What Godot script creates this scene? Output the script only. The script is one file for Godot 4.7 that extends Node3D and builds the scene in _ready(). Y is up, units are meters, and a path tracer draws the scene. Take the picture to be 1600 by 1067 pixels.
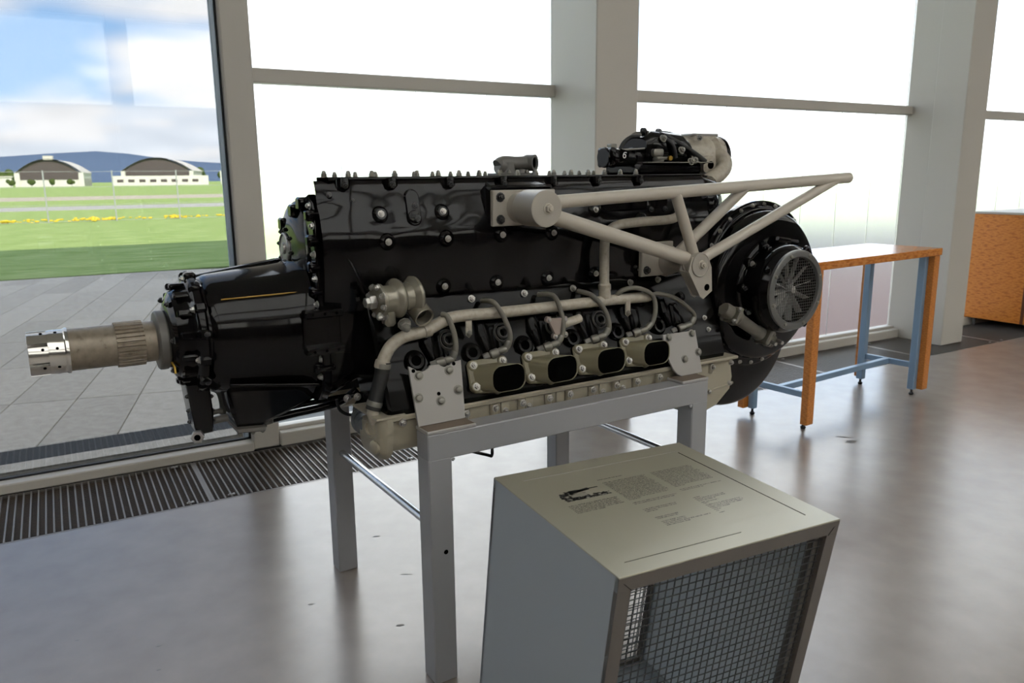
extends Node3D
# An aircraft engine on a grey stand in a museum hall, an information plinth before it, an airfield behind the glass.
# Units are metres. x runs along the window wall, -z points out of the windows, y is up; the camera stands over the origin.

class MB:
	# collects triangles (outward winding, three points each) of one part
	var t := PackedVector3Array()

	func tri(a: Vector3, b: Vector3, c: Vector3) -> void:
		t.append(a)
		t.append(b)
		t.append(c)

	func quad(a: Vector3, b: Vector3, c: Vector3, d: Vector3) -> void:
		tri(a, b, c)
		tri(a, c, d)

	func fix(s: int) -> void:
		if s >= t.size():
			return
		var v := 0.0
		var o := t[s]
		for i in range(s, t.size(), 3):
			v += (t[i] - o).dot((t[i + 1] - o).cross(t[i + 2] - o))
		if v < 0.0:
			for i in range(s, t.size(), 3):
				var k := t[i + 1]
				t[i + 1] = t[i + 2]
				t[i + 2] = k

	func loft(rings: Array, c0 := true, c1 := true, open := false) -> void:
		var s := t.size()
		for i in rings.size() - 1:
			var a: PackedVector3Array = rings[i]
			var b: PackedVector3Array = rings[i + 1]
			var n := a.size()
			for j in (n - 1 if open else n):
				var k := (j + 1) % n
				quad(a[j], a[k], b[k], b[j])
		for e in 2:
			if (c0 if e == 0 else c1):
				var r: PackedVector3Array = rings[0 if e == 0 else rings.size() - 1]
				var m := Vector3.ZERO
				for p in r:
					m += p
				m /= r.size()
				for j in r.size():
					var k := (j + 1) % r.size()
					if e == 0:
						tri(m, r[k], r[j])
					else:
						tri(m, r[j], r[k])
		fix(s)

	func box(c: Vector3, size: Vector3, bev := 0.0, b := Basis()) -> void:
		var h := size * 0.5
		var v := minf(bev, minf(h.x, minf(h.y, h.z)) * 0.49)
		var rings := []
		var zs := [[-h.z, v], [-h.z + v, 0.0], [h.z - v, 0.0], [h.z, v]] if v > 0.0 else [[-h.z, 0.0], [h.z, 0.0]]
		for q in zs:
			var i: float = q[1]
			var x := h.x - i
			var y := h.y - i
			var pts := PackedVector3Array()
			if v > 0.0:
				for p in [[x - v, y], [x, y - v], [x, -y + v], [x - v, -y], [-x + v, -y], [-x, -y + v], [-x, y - v], [-x + v, y]]:
					pts.append(c + b * Vector3(p[0], p[1], q[0]))
			else:
				for p in [[x, y], [x, -y], [-x, -y], [-x, y]]:
					pts.append(c + b * Vector3(p[0], p[1], q[0]))
			rings.append(pts)
		loft(rings)

	func prism(poly: PackedVector2Array, xf: Transform3D, depth: float, bev := 0.0) -> void:
		# poly in the xy plane of xf, extruded along +z
		var s := t.size()
		var n := poly.size()
		var area := 0.0
		for j in n:
			area += poly[j].cross(poly[(j + 1) % n])
		var inset := PackedVector2Array()
		for j in n:
			var e0 := (poly[j] - poly[(j + n - 1) % n]).normalized()
			var e1 := (poly[(j + 1) % n] - poly[j]).normalized()
			var nn := (Vector2(-e0.y, e0.x) + Vector2(-e1.y, e1.x)).normalized() * signf(area)
			inset.append(poly[j] + nn * bev)
		var levels := [[inset, 0.0], [poly, bev], [poly, depth - bev], [inset, depth]] if bev > 0.0 else [[poly, 0.0], [poly, depth]]
		var rings := []
		for l in levels:
			var pts := PackedVector3Array()
			for p in l[0]:
				pts.append(xf * Vector3(p.x, p.y, l[1]))
			rings.append(pts)
		for i in rings.size() - 1:
			var a: PackedVector3Array = rings[i]
			var b: PackedVector3Array = rings[i + 1]
			for j in n:
				var k := (j + 1) % n
				if area > 0.0:
					quad(a[j], a[k], b[k], b[j])
				else:
					quad(a[k], a[j], b[j], b[k])
		var ids := Geometry2D.triangulate_polygon(poly)
		for i in range(0, ids.size(), 3):
			var q := [ids[i], ids[i + 1], ids[i + 2]]
			var cr: float = (poly[q[1]] - poly[q[0]]).cross(poly[q[2]] - poly[q[0]])
			if cr < 0.0:
				q = [q[0], q[2], q[1]]
			var a: PackedVector3Array = rings[0]
			var b: PackedVector3Array = rings[rings.size() - 1]
			tri(a[q[0]], a[q[2]], a[q[1]])
			tri(b[q[0]], b[q[1]], b[q[2]])
		fix(s)

	func lathe(prof: Array, xf: Transform3D, seg := 24, a0 := 0.0, a1 := TAU) -> void:
		# prof: [radius, z] pairs, turned round the z axis of xf
		var rings := []
		for p in prof:
			var pts := PackedVector3Array()
			for j in seg:
				var a := a0 + (a1 - a0) * j / seg
				pts.append(xf * Vector3(cos(a) * p[0], sin(a) * p[0], p[1]))
			rings.append(pts)
		loft(rings, prof[0][0] > 0.0005, prof[prof.size() - 1][0] > 0.0005)

	func pipe(prof: Array, xf: Transform3D, seg := 24) -> void:
		# a closed profile turned round the z axis: a ring
		var q := prof.duplicate()
		q.append(prof[0])
		var rings := []
		for p in q:
			var pts := PackedVector3Array()
			for j in seg:
				var a := TAU * j / seg
				pts.append(xf * Vector3(cos(a) * p[0], sin(a) * p[0], p[1]))
			rings.append(pts)
		loft(rings, false, false)

	func tube(path: PackedVector3Array, radius, seg := 12, caps := true) -> void:
		var n := path.size()
		var rings := []
		var up := Vector3.UP
		var d0 := (path[1] - path[0]).normalized()
		if absf(d0.dot(up)) > 0.9:
			up = Vector3.RIGHT
		var side := d0.cross(up).normalized()
		for i in n:
			var d := (path[mini(i + 1, n - 1)] - path[maxi(i - 1, 0)]).normalized()
			side = (side - d * side.dot(d)).normalized()
			var b := d.cross(side)
			var r: float = radius if radius is float else radius[i]
			var pts := PackedVector3Array()
			for j in seg:
				var a := TAU * j / seg
				pts.append(path[i] + (side * cos(a) + b * sin(a)) * r)
			rings.append(pts)
		loft(rings, caps, caps)

	func mesh(angle := 38.0) -> ArrayMesh:
		var n := t.size()
		var fn := PackedVector3Array()
		var at := {}
		for i in range(0, n, 3):
			var f := (t[i + 1] - t[i]).cross(t[i + 2] - t[i])
			fn.append(f)
			for k in 3:
				var key := Vector3i((t[i + k] * 20000.0).round())
				if at.has(key):
					at[key].append(i / 3)
				else:
					at[key] = [i / 3]
		var lim := cos(deg_to_rad(angle))
		var vs := PackedVector3Array()
		var ns := PackedVector3Array()
		vs.resize(n)
		ns.resize(n)
		for i in range(0, n, 3):
			var f := fn[i / 3]
			var u := f.normalized()
			for k in 3:
				var key := Vector3i((t[i + k] * 20000.0).round())
				var sum := Vector3.ZERO
				for o in at[key]:
					var g := fn[o]
					if g.normalized().dot(u) > lim:
						sum += g
				var q := i + (0 if k == 0 else 3 - k)
				vs[q] = t[i + k]
				ns[q] = sum.normalized() if sum.length_squared() > 1e-20 else u
		var arr := []
		arr.resize(Mesh.ARRAY_MAX)
		arr[Mesh.ARRAY_VERTEX] = vs
		arr[Mesh.ARRAY_NORMAL] = ns
		var m := ArrayMesh.new()
		m.add_surface_from_arrays(Mesh.PRIMITIVE_TRIANGLES, arr)
		return m


var mats := {}
var used := {}
var bolt_mesh := {}
var eng: Node3D

# ---------------------------------------------------------------- helpers

func numbered(parent: Node, called: String) -> String:
	var key := str(parent.get_instance_id()) + called
	var n: int = used.get(key, 0)
	used[key] = n + 1
	return called if n == 0 else "%s_%03d" % [called, n]

func put(parent: Node, called: String, mesh: Mesh, m: Material, xf := Transform3D()) -> MeshInstance3D:
	var o := MeshInstance3D.new()
	o.name = numbered(parent, called)
	o.mesh = mesh
	o.material_override = m
	o.transform = xf
	parent.add_child(o, true)
	return o

func part(parent: Node, called: String, mb: MB, m: Material, angle := 38.0) -> MeshInstance3D:
	return put(parent, called, mb.mesh(angle), m)

func tag(o: Node, label: String, category: String, group := "") -> Node:
	o.set_meta("label", label)
	o.set_meta("category", category)
	if group != "":
		o.set_meta("group", group)
	return o

func thing(called: String, label: String, category: String, at := Vector3.ZERO, turn := 0.0, group := "") -> Node3D:
	var o := Node3D.new()
	o.name = numbered(self, called)
	add_child(o, true)
	o.position = at
	o.rotation.y = turn
	tag(o, label, category, group)
	return o

func structure(o: Node, label := "", category := "") -> Node:
	o.set_meta("kind", "structure")
	if label != "":
		tag(o, label, category)
	return o

func holder(called: String, label: String, category: String, at := Vector3.ZERO) -> Node3D:
	var o := thing(called, label, category, at)
	o.set_meta("kind", "structure")
	return o

func fr(at: Vector3, z: Vector3, up := Vector3.UP) -> Transform3D:
	var zz := z.normalized()
	var x := up.cross(zz)
	if x.length() < 0.01:
		x = Vector3.RIGHT.cross(zz)
	if x.length() < 0.01:
		x = Vector3.BACK.cross(zz)
	x = x.normalized()
	return Transform3D(Basis(x, zz.cross(x), zz), at)

func v3(a: Array) -> PackedVector3Array:
	var r := PackedVector3Array()
	for i in range(0, a.size(), 3):
		r.append(Vector3(a[i], a[i + 1], a[i + 2]))
	return r

func v2(a: Array) -> PackedVector2Array:
	var r := PackedVector2Array()
	for i in range(0, a.size(), 2):
		r.append(Vector2(a[i], a[i + 1]))
	return r

func smooth(p: PackedVector3Array, k := 6) -> PackedVector3Array:
	var r := PackedVector3Array()
	var n := p.size()
	for i in n - 1:
		var a := p[maxi(i - 1, 0)]
		var d := p[mini(i + 2, n - 1)]
		for j in k:
			r.append(p[i].cubic_interpolate(p[i + 1], a, d, float(j) / k))
	r.append(p[n - 1])
	return r

func rounded(w: float, h: float, r: float, k := 4) -> PackedVector2Array:
	var p := PackedVector2Array()
	for c in [[1, 1, 0.0], [-1, 1, PI / 2], [-1, -1, PI], [1, -1, PI * 1.5]]:
		for i in k + 1:
			var a: float = c[2] + PI / 2 * i / k
			p.append(Vector2(c[0] * (w / 2 - r) + cos(a) * r, c[1] * (h / 2 - r) + sin(a) * r))
	return p

func ring3(poly: PackedVector2Array, xf: Transform3D) -> PackedVector3Array:
	var r := PackedVector3Array()
	for p in poly:
		r.append(xf * Vector3(p.x, p.y, 0))
	return r

func ngon(n: int, r: float, a0 := 0.0) -> PackedVector2Array:
	var p := PackedVector2Array()
	for i in n:
		p.append(Vector2(cos(a0 + TAU * i / n), sin(a0 + TAU * i / n)) * r)
	return p

func flat(o: Color, rough := 0.6, metal := 0.0, spec := 0.5) -> StandardMaterial3D:
	var m := StandardMaterial3D.new()
	m.albedo_color = o
	m.roughness = rough
	m.metallic = metal
	m.metallic_specular = spec
	return m

func noise_tex(freq: float, stops: Array, seed_: int, size := 512, oct := 4, kind := FastNoiseLite.TYPE_SIMPLEX_SMOOTH) -> ImageTexture:
	var n := FastNoiseLite.new()
	n.seed = seed_
	n.frequency = freq
	n.fractal_octaves = oct
	n.noise_type = kind
	var g := n.get_seamless_image(size, size, false, false, 0.12, true)
	g.convert(Image.FORMAT_L8)
	var data := g.get_data()
	var lut := PackedByteArray()
	for i in 256:
		var x := i / 255.0
		var c: Color = stops[stops.size() - 1][1]
		for k in stops.size() - 1:
			if x <= stops[k + 1][0]:
				var u: float = clampf((x - stops[k][0]) / (stops[k + 1][0] - stops[k][0]), 0, 1)
				c = stops[k][1].lerp(stops[k + 1][1], u)
				break
		lut.append_array(PackedByteArray([int(c.r * 255.0 + 0.5), int(c.g * 255.0 + 0.5), int(c.b * 255.0 + 0.5)]))
	var out := PackedByteArray()
	out.resize(data.size() * 3)
	for i in data.size():
		var k := data[i] * 3
		out[i * 3] = lut[k]
		out[i * 3 + 1] = lut[k + 1]
		out[i * 3 + 2] = lut[k + 2]
	return ImageTexture.create_from_image(Image.create_from_data(size, size, false, Image.FORMAT_RGB8, out))

func grey(a: float) -> Color:
	return Color(a, a, a)

func triplanar(m: StandardMaterial3D, s: Vector3, world := true) -> StandardMaterial3D:
	m.uv1_triplanar = true
	m.uv1_world_triplanar = world
	m.uv1_scale = s
	return m

func bolt(parent: Node, at: Vector3, dir: Vector3, r := 0.009, kind := "nut", m: Material = null, called := "bolt") -> MeshInstance3D:
	# nut: hexagon with washer and stud end; cap: acorn nut; screw: slotted cheese head
	var key := kind
	if not bolt_mesh.has(key):
		var b := MB.new()
		var id := Transform3D()
		if kind == "nut":
			b.lathe([[1.45, -0.1], [1.45, 0.12], [1.3, 0.2]], id, 10)
			b.prism(ngon(6, 1.1), Transform3D(Basis(), Vector3(0, 0, 0.2)), 0.9, 0.1)
			b.lathe([[0.6, 1.0], [0.6, 1.5], [0.45, 1.6]], id, 8)
		elif kind == "cap":
			b.lathe([[1.3, -0.1], [1.3, 0.15]], id, 10)
			b.prism(ngon(6, 1.1), Transform3D(Basis(), Vector3(0, 0, 0.15)), 1.0, 0.1)
			b.lathe([[0.85, 1.1], [0.8, 1.7], [0.55, 2.15], [0.2, 2.3]], id, 8)
		else:
			b.lathe([[1.5, -0.1], [1.5, 0.15], [1.1, 0.16], [1.05, 0.7], [0.8, 0.95], [0.35, 1.05]], id, 12)
		bolt_mesh[key] = b.mesh(30)
	var xf := fr(at, dir)
	xf.basis = xf.basis.rotated(dir.normalized(), fposmod(at.x * 37.0 + at.y * 91.0, TAU)) * Basis.from_scale(Vector3.ONE * r)
	return put(parent, called, bolt_mesh[key], m if m else mats.nut, xf)

# ---------------------------------------------------------------- sky and materials

func make_sky() -> PanoramaSkyMaterial:
	var w := 1024
	var h := 512
	var n := FastNoiseLite.new()
	n.seed = 260
	n.frequency = 1.0
	n.fractal_octaves = 5
	var data := PackedFloat32Array()
	data.resize(w * h * 3)
	for y in h:
		var el := PI / 2 - PI * (y + 0.5) / h
		var s := sin(el)
		for x in w:
			var az := TAU * (x + 0.5) / w
			var d := Vector3(sin(az) * cos(el), s, -cos(az) * cos(el))
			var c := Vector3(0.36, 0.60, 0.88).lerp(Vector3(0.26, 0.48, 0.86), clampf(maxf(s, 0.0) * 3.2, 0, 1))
			# a layer of broken clouds, closing towards the horizon
			var k := 1.0 / (maxf(s, 0.0) + 0.09)
			var f := n.get_noise_3d(d.x * k * 0.55 + 4.0, d.z * k * 0.55, 1.7)
			var cover := clampf((f + 0.24) * 2.6, 0, 1)
			cover = maxf(cover, smoothstep(0.105, 0.07, s + 0.03 * n.get_noise_3d(d.x * 9.0, s * 30.0, d.z * 9.0)) * 0.75)
			var white := Vector3(1.0, 1.0, 1.0) * (0.85 + 0.25 * clampf(n.get_noise_3d(d.x * k, d.z * k, 9.0) + 0.4, 0, 1))
			c = c.lerp(white, cover * 0.95)
			if s < 0.0:
				c = Vector3(0.5, 0.52, 0.5)
			var i := (y * w + x) * 3
			data[i] = c.x
			data[i + 1] = c.y
			data[i + 2] = c.z
	var m := PanoramaSkyMaterial.new()
	m.panorama = ImageTexture.create_from_image(Image.create_from_data(w, h, false, Image.FORMAT_RGBF, data.to_byte_array()))
	return m

func make_materials() -> void:
	var mottled := noise_tex(0.012, [[0.0, Color(0.575, 0.55, 0.53)], [0.5, Color(0.60, 0.578, 0.56)], [1.0, Color(0.63, 0.607, 0.59)]], 3, 1024, 7)
	var fl := flat(Color(0.88, 0.855, 0.835), 0.42, 0.0, 0.7)
	fl.albedo_texture = mottled
	fl.roughness = 0.25
	mats.floor = triplanar(fl, Vector3.ONE * 0.33)
	var wall := flat(Color(0.72, 0.70, 0.665), 0.45)
	mats.white = wall
	mats.scuff = flat(Color(0.42, 0.40, 0.385), 0.6)
	mats.ceiling = flat(Color(0.85, 0.84, 0.82), 0.8)
	mats.inner = flat(Color(0.34, 0.32, 0.31), 0.8)
	# engine paints
	var dust := noise_tex(0.02, [[0.0, grey(0.4)], [0.55, grey(0.5)], [1.0, grey(0.75)]], 8, 512, 5)
	var blk := flat(Color(0.034, 0.031, 0.035), 0.22, 0.0, 0.36)
	blk.roughness_texture = dust
	blk.roughness = 0.17
	mats.black = triplanar(blk, Vector3.ONE * 3.0)
	var blk2 := flat(Color(0.035, 0.033, 0.032), 0.13, 0.0, 0.26)
	mats.satin = blk2
	mats.rubber = flat(Color(0.06, 0.06, 0.062), 0.6)
	mats.hole = flat(Color(0.015, 0.015, 0.015), 0.95, 0.0, 0.1)  # black discs stand in for the dark inside holes, bores and the intake
	var worn := noise_tex(0.03, [[0.0, Color(0.50, 0.47, 0.41)], [0.35, Color(0.61, 0.58, 0.525)], [1.0, Color(0.67, 0.64, 0.59)]], 12, 512, 5)
	var bg := flat(Color(1, 1, 1), 0.42)
	bg.albedo_texture = worn
	mats.beige = triplanar(bg, Vector3.ONE * 2.5)
	var olive := flat(Color(0.58, 0.552, 0.485), 0.36)
	mats.olive = olive
	mats.olive_dark = flat(Color(0.43, 0.405, 0.32), 0.42)
	mats.ring = flat(Color(0.22, 0.215, 0.205), 0.4)
	var paint := flat(Color(0.67, 0.64, 0.59), 0.4)
	mats.bearer = paint
	mats.bearer_grey = flat(Color(0.60, 0.575, 0.535), 0.45)
	mats.lead = flat(Color(0.40, 0.385, 0.345), 0.6)
	mats.tri = flat(Color(0.60, 0.55, 0.52), 0.4, 0.3)
	mats.control = flat(Color(0.40, 0.385, 0.345), 0.45)
	mats.pump = flat(Color(0.52, 0.50, 0.45), 0.26, 0.5)
	mats.bore = flat(Color(0.16, 0.15, 0.13), 0.6)
	mats.coupling = flat(Color(0.42, 0.45, 0.47), 0.25, 0.8)
	mats.ring_grey = flat(Color(0.42, 0.42, 0.41), 0.35, 0.5)
	mats.vane = flat(Color(0.72, 0.71, 0.69), 0.4, 0.3)
	mats.guard = flat(Color(0.42, 0.42, 0.41), 0.4, 0.6)
	mats.pale = flat(Color(0.78, 0.78, 0.76), 0.6)
	mats.wood_dark = flat(Color(0.40, 0.2, 0.08), 0.5)
	mats.caster = flat(Color(0.62, 0.62, 0.62), 0.5)
	mats.grey_cast = flat(Color(0.36, 0.35, 0.33), 0.45)
	var nut := flat(Color(0.66, 0.65, 0.63), 0.3, 0.85)
	mats.nut = nut
	mats.black_nut = flat(Color(0.14, 0.14, 0.14), 0.3)
	mats.dull_nut = flat(Color(0.5, 0.49, 0.46), 0.45, 0.6)
	mats.chrome = flat(Color(0.82, 0.81, 0.79), 0.16, 1.0)
	var steel := flat(Color(1, 1, 1), 0.42, 0.3)
	steel.albedo_texture = noise_tex(0.03, [[0.0, Color(0.30, 0.24, 0.19)], [0.25, Color(0.48, 0.44, 0.38)], [1.0, Color(0.56, 0.52, 0.465)]], 21, 512, 5)
	mats.shaft = triplanar(steel, Vector3(2, 2, 2))
	mats.alu = flat(Color(0.62, 0.61, 0.6), 0.4, 0.8)
	mats.brass = flat(Color(0.62, 0.5, 0.22), 0.35, 0.9)
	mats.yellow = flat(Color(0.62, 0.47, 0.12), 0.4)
	mats.petal = flat(Color(0.93, 0.82, 0.22), 0.8)
	# stand, plinth
	var stand := flat(Color(0.57, 0.57, 0.578), 0.4, 0.2)
	mats.stand = stand
	mats.bracket = flat(Color(0.58, 0.565, 0.55), 0.5, 0.2)
	mats.edge = flat(Color(0.66, 0.65, 0.64), 0.45, 0.5)
	mats.tie = flat(Color(0.78, 0.79, 0.8), 0.25, 0.9)
	mats.plinth_top = flat(Color(0.60, 0.585, 0.52), 0.28, 0.25)  # top, side and frame colours carry the light falling on each face
	mats.plinth_side = flat(Color(0.585, 0.61, 0.63), 0.42, 0.1)
	mats.plinth_frame = flat(Color(0.37, 0.35, 0.33), 0.4, 0.2)
	mats.plinth_inner_bright = flat(Color(0.80, 0.83, 0.85), 0.5)  # paler than the panels, brightens the inside by colour
	mats.foot = flat(Color(0.40, 0.35, 0.30), 0.6)
	mats.wire = flat(Color(0.26, 0.27, 0.27), 0.45, 0.3)
	# table, cabinet
	var grain := noise_tex(0.02, [[0.0, Color(0.58, 0.32, 0.12)], [0.45, Color(0.74, 0.46, 0.20)], [1.0, Color(0.83, 0.55, 0.27)]], 31, 512, 5)
	var wood := flat(Color(1, 1, 1), 0.4)
	wood.albedo_texture = grain
	mats.wood = triplanar(wood, Vector3(3.0, 14.0, 3.0))
	var wood2 := flat(Color(1, 1, 1), 0.22)
	wood2.albedo_texture = grain
	mats.wood_flat = triplanar(wood2, Vector3(1.5, 5.0, 9.0))
	var ply := flat(Color(1, 1, 1), 0.4)
	ply.albedo_texture = noise_tex(0.016, [[0.0, Color(0.66, 0.34, 0.08)], [0.4, Color(0.80, 0.48, 0.16)], [0.6, Color(0.84, 0.53, 0.20)], [1.0, Color(0.75, 0.42, 0.12)]], 44, 512, 3)
	mats.ply = triplanar(ply, Vector3(1.0, 5.0, 1.4))
	mats.blue = flat(Color(0.50, 0.60, 0.70), 0.4, 0.3)
	# floor grating
	mats.bar = flat(Color(0.46, 0.44, 0.42), 0.4, 0.5)
	mats.slat = flat(Color(0.30, 0.25, 0.2), 0.5, 0.4)
	mats.trench = flat(Color(0.07, 0.06, 0.05), 0.9)
	# glazing
	var clear := flat(Color(0.10, 0.14, 0.15, 0.51), 0.02, 0.0, 1.0)
	clear.transparency = BaseMaterial3D.TRANSPARENCY_ALPHA
	mats.clear = clear
	var opal := flat(Color(0.97, 0.97, 0.95), 0.3)
	opal.backlight_enabled = true
	opal.backlight = Color(1, 1, 1)
	mats.opal = opal
	mats.bead = flat(Color(0.62, 0.68, 0.74), 0.4, 0.2)
	var cast := flat(Color(0.99, 1.0, 0.99, 0.02), 0.17)
	cast.refraction_enabled = true
	cast.refraction_scale = 0.05
	mats.cast = cast
	mats.joint = flat(Color(0.72, 0.72, 0.71), 0.6)
	mats.seal = flat(Color(0.12, 0.13, 0.14), 0.6)
	# outdoors
	var grass := flat(Color(1, 1, 1), 0.9, 0.0, 0.1)
	grass.albedo_texture = noise_tex(0.02, [[0.0, Color(0.50, 0.60, 0.33)], [0.5, Color(0.60, 0.69, 0.43)], [1.0, Color(0.71, 0.77, 0.54)]], 51, 512, 6)
	mats.grass = triplanar(grass, Vector3(0.06, 0.06, 0.25))
	var slab := flat(Color(1, 1, 1), 0.85, 0.0, 0.3)
	slab.albedo_texture = noise_tex(0.03, [[0.0, Color(0.75, 0.72, 0.67)], [0.5, Color(0.80, 0.775, 0.725)], [1.0, Color(0.85, 0.825, 0.775)]], 61, 512, 5)
	mats.slab = triplanar(slab, Vector3.ONE * 0.7)
	mats.gap = flat(Color(0.24, 0.25, 0.26), 0.95)
	mats.asphalt = flat(Color(0.34, 0.335, 0.33), 0.9)
	mats.runway = flat(Color(0.72, 0.69, 0.62), 0.9)
	mats.runway2 = flat(Color(0.68, 0.68, 0.66), 0.9)
	mats.hill = flat(Color(0.37, 0.44, 0.54), 1.0, 0.0, 0.0)  # distance haze is put into the hill colour as blue
	mats.tree = flat(Color(0.30, 0.36, 0.20), 1.0, 0.0, 0.1)
	mats.roof = flat(Color(0.80, 0.79, 0.76), 0.6)
	mats.render = flat(Color(0.86, 0.86, 0.84), 0.7)
	mats.dark_wall = flat(Color(0.34, 0.31, 0.31), 0.8)
	mats.post = flat(Color(0.68, 0.70, 0.71), 0.6)
	mats.brick = flat(Color(0.37, 0.27, 0.25), 0.85)
	mats.cladding = flat(Color(0.7, 0.7, 0.68), 0.7)

# ---------------------------------------------------------------- the scene

func _ready() -> void:
	var cam := Camera3D.new()
	cam.name = "camera"
	add_child(cam)
	cam.keep_aspect = Camera3D.KEEP_HEIGHT
	cam.near = 0.05
	cam.far = 6000.0
	var lens := CameraAttributesPhysical.new()
	lens.frustum_focal_length = 27.49
	lens.frustum_focus_distance = 2.85
	lens.exposure_aperture = 5.0
	lens.frustum_near = 0.05
	lens.frustum_far = 6000.0
	cam.attributes = lens
	cam.fov = 47.16
	cam.transform = Transform3D(Basis(Vector3(0.863146, -0.010249, 0.504851), Vector3(0.11234, 0.978635, -0.172202), Vector3(-0.4923, 0.20535, 0.845856)).orthonormalized(), Vector3(0, 1.6, 0))
	cam.current = true
	var env := Environment.new()
	env.background_mode = Environment.BG_SKY
	env.sky = Sky.new()
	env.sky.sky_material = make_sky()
	env.tonemap_mode = Environment.TONE_MAPPER_LINEAR
	env.tonemap_exposure = EXPOSURE
	env.sdfgi_enabled = true
	env.ssao_enabled = true
	env.ssil_enabled = true
	var we := WorldEnvironment.new()
	we.name = "world_environment"
	we.environment = env
	add_child(we)
	var sun := DirectionalLight3D.new()
	sun.name = "sun"
	sun.light_color = Color(1.0, 0.96, 0.88)
	sun.light_energy = SUN
	sun.shadow_enabled = true
	sun.light_angular_distance = 0.6
	sun.rotation_degrees = Vector3(-40, 4, 0)
	add_child(sun)
	make_materials()
	build_hall()
	build_outdoors()
	build_stand()
	eng = thing("aircraft_engine", "long black inverted aircraft engine with a beige truss and round supercharger, on the grey stand", "engine", Vector3(0.905, 0, -2.545), deg_to_rad(2.0))
	build_nose()
	build_crankcase()
	build_bank()
	build_pipework()
	build_supercharger()
	build_bearer()
	build_accessories()
	build_plinth()
	build_table()
	build_cabinet()

const SCUFFS := [[0.701, -2.763, 0.014, 0.007, 0.3], [1.125, -3.185, 0.02, 0.008, 0.2], [1.106, -2.788, 0.035, 0.004, 0.5], [0.938, -2.449, 0.022, 0.009, 0.3], [0.161, -2.77, 0.011, 0.006, 0.0], [0.145, -2.622, 0.009, 0.005, 0.0], [4.069, -2.888, 0.05, 0.03, 0.2], [4.1, -2.97, 0.06, 0.018, 0.9], [0.558, -2.641, 0.006, 0.004, 0.0], [-0.086, -2.962, 0.008, 0.004, 0.0]]
const EXPOSURE := 4.4
const SUN := 1.3

# ---------------------------------------------------------------- the hall

func slab_box(mb: MB, x0: float, x1: float, y0: float, y1: float, z0: float, z1: float, bev := 0.0) -> void:
	mb.box(Vector3((x0 + x1) / 2, (y0 + y1) / 2, (z0 + z1) / 2), Vector3(absf(x1 - x0), absf(y1 - y0), absf(z1 - z0)), bev)

func block(parent: Node, called: String, m: Material, x0: float, x1: float, y0: float, y1: float, z0: float, z1: float, bev := 0.0) -> MeshInstance3D:
	var b := MB.new()
	slab_box(b, x0, x1, y0, y1, z0, z1, bev)
	return part(parent, called, b, m)

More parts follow.
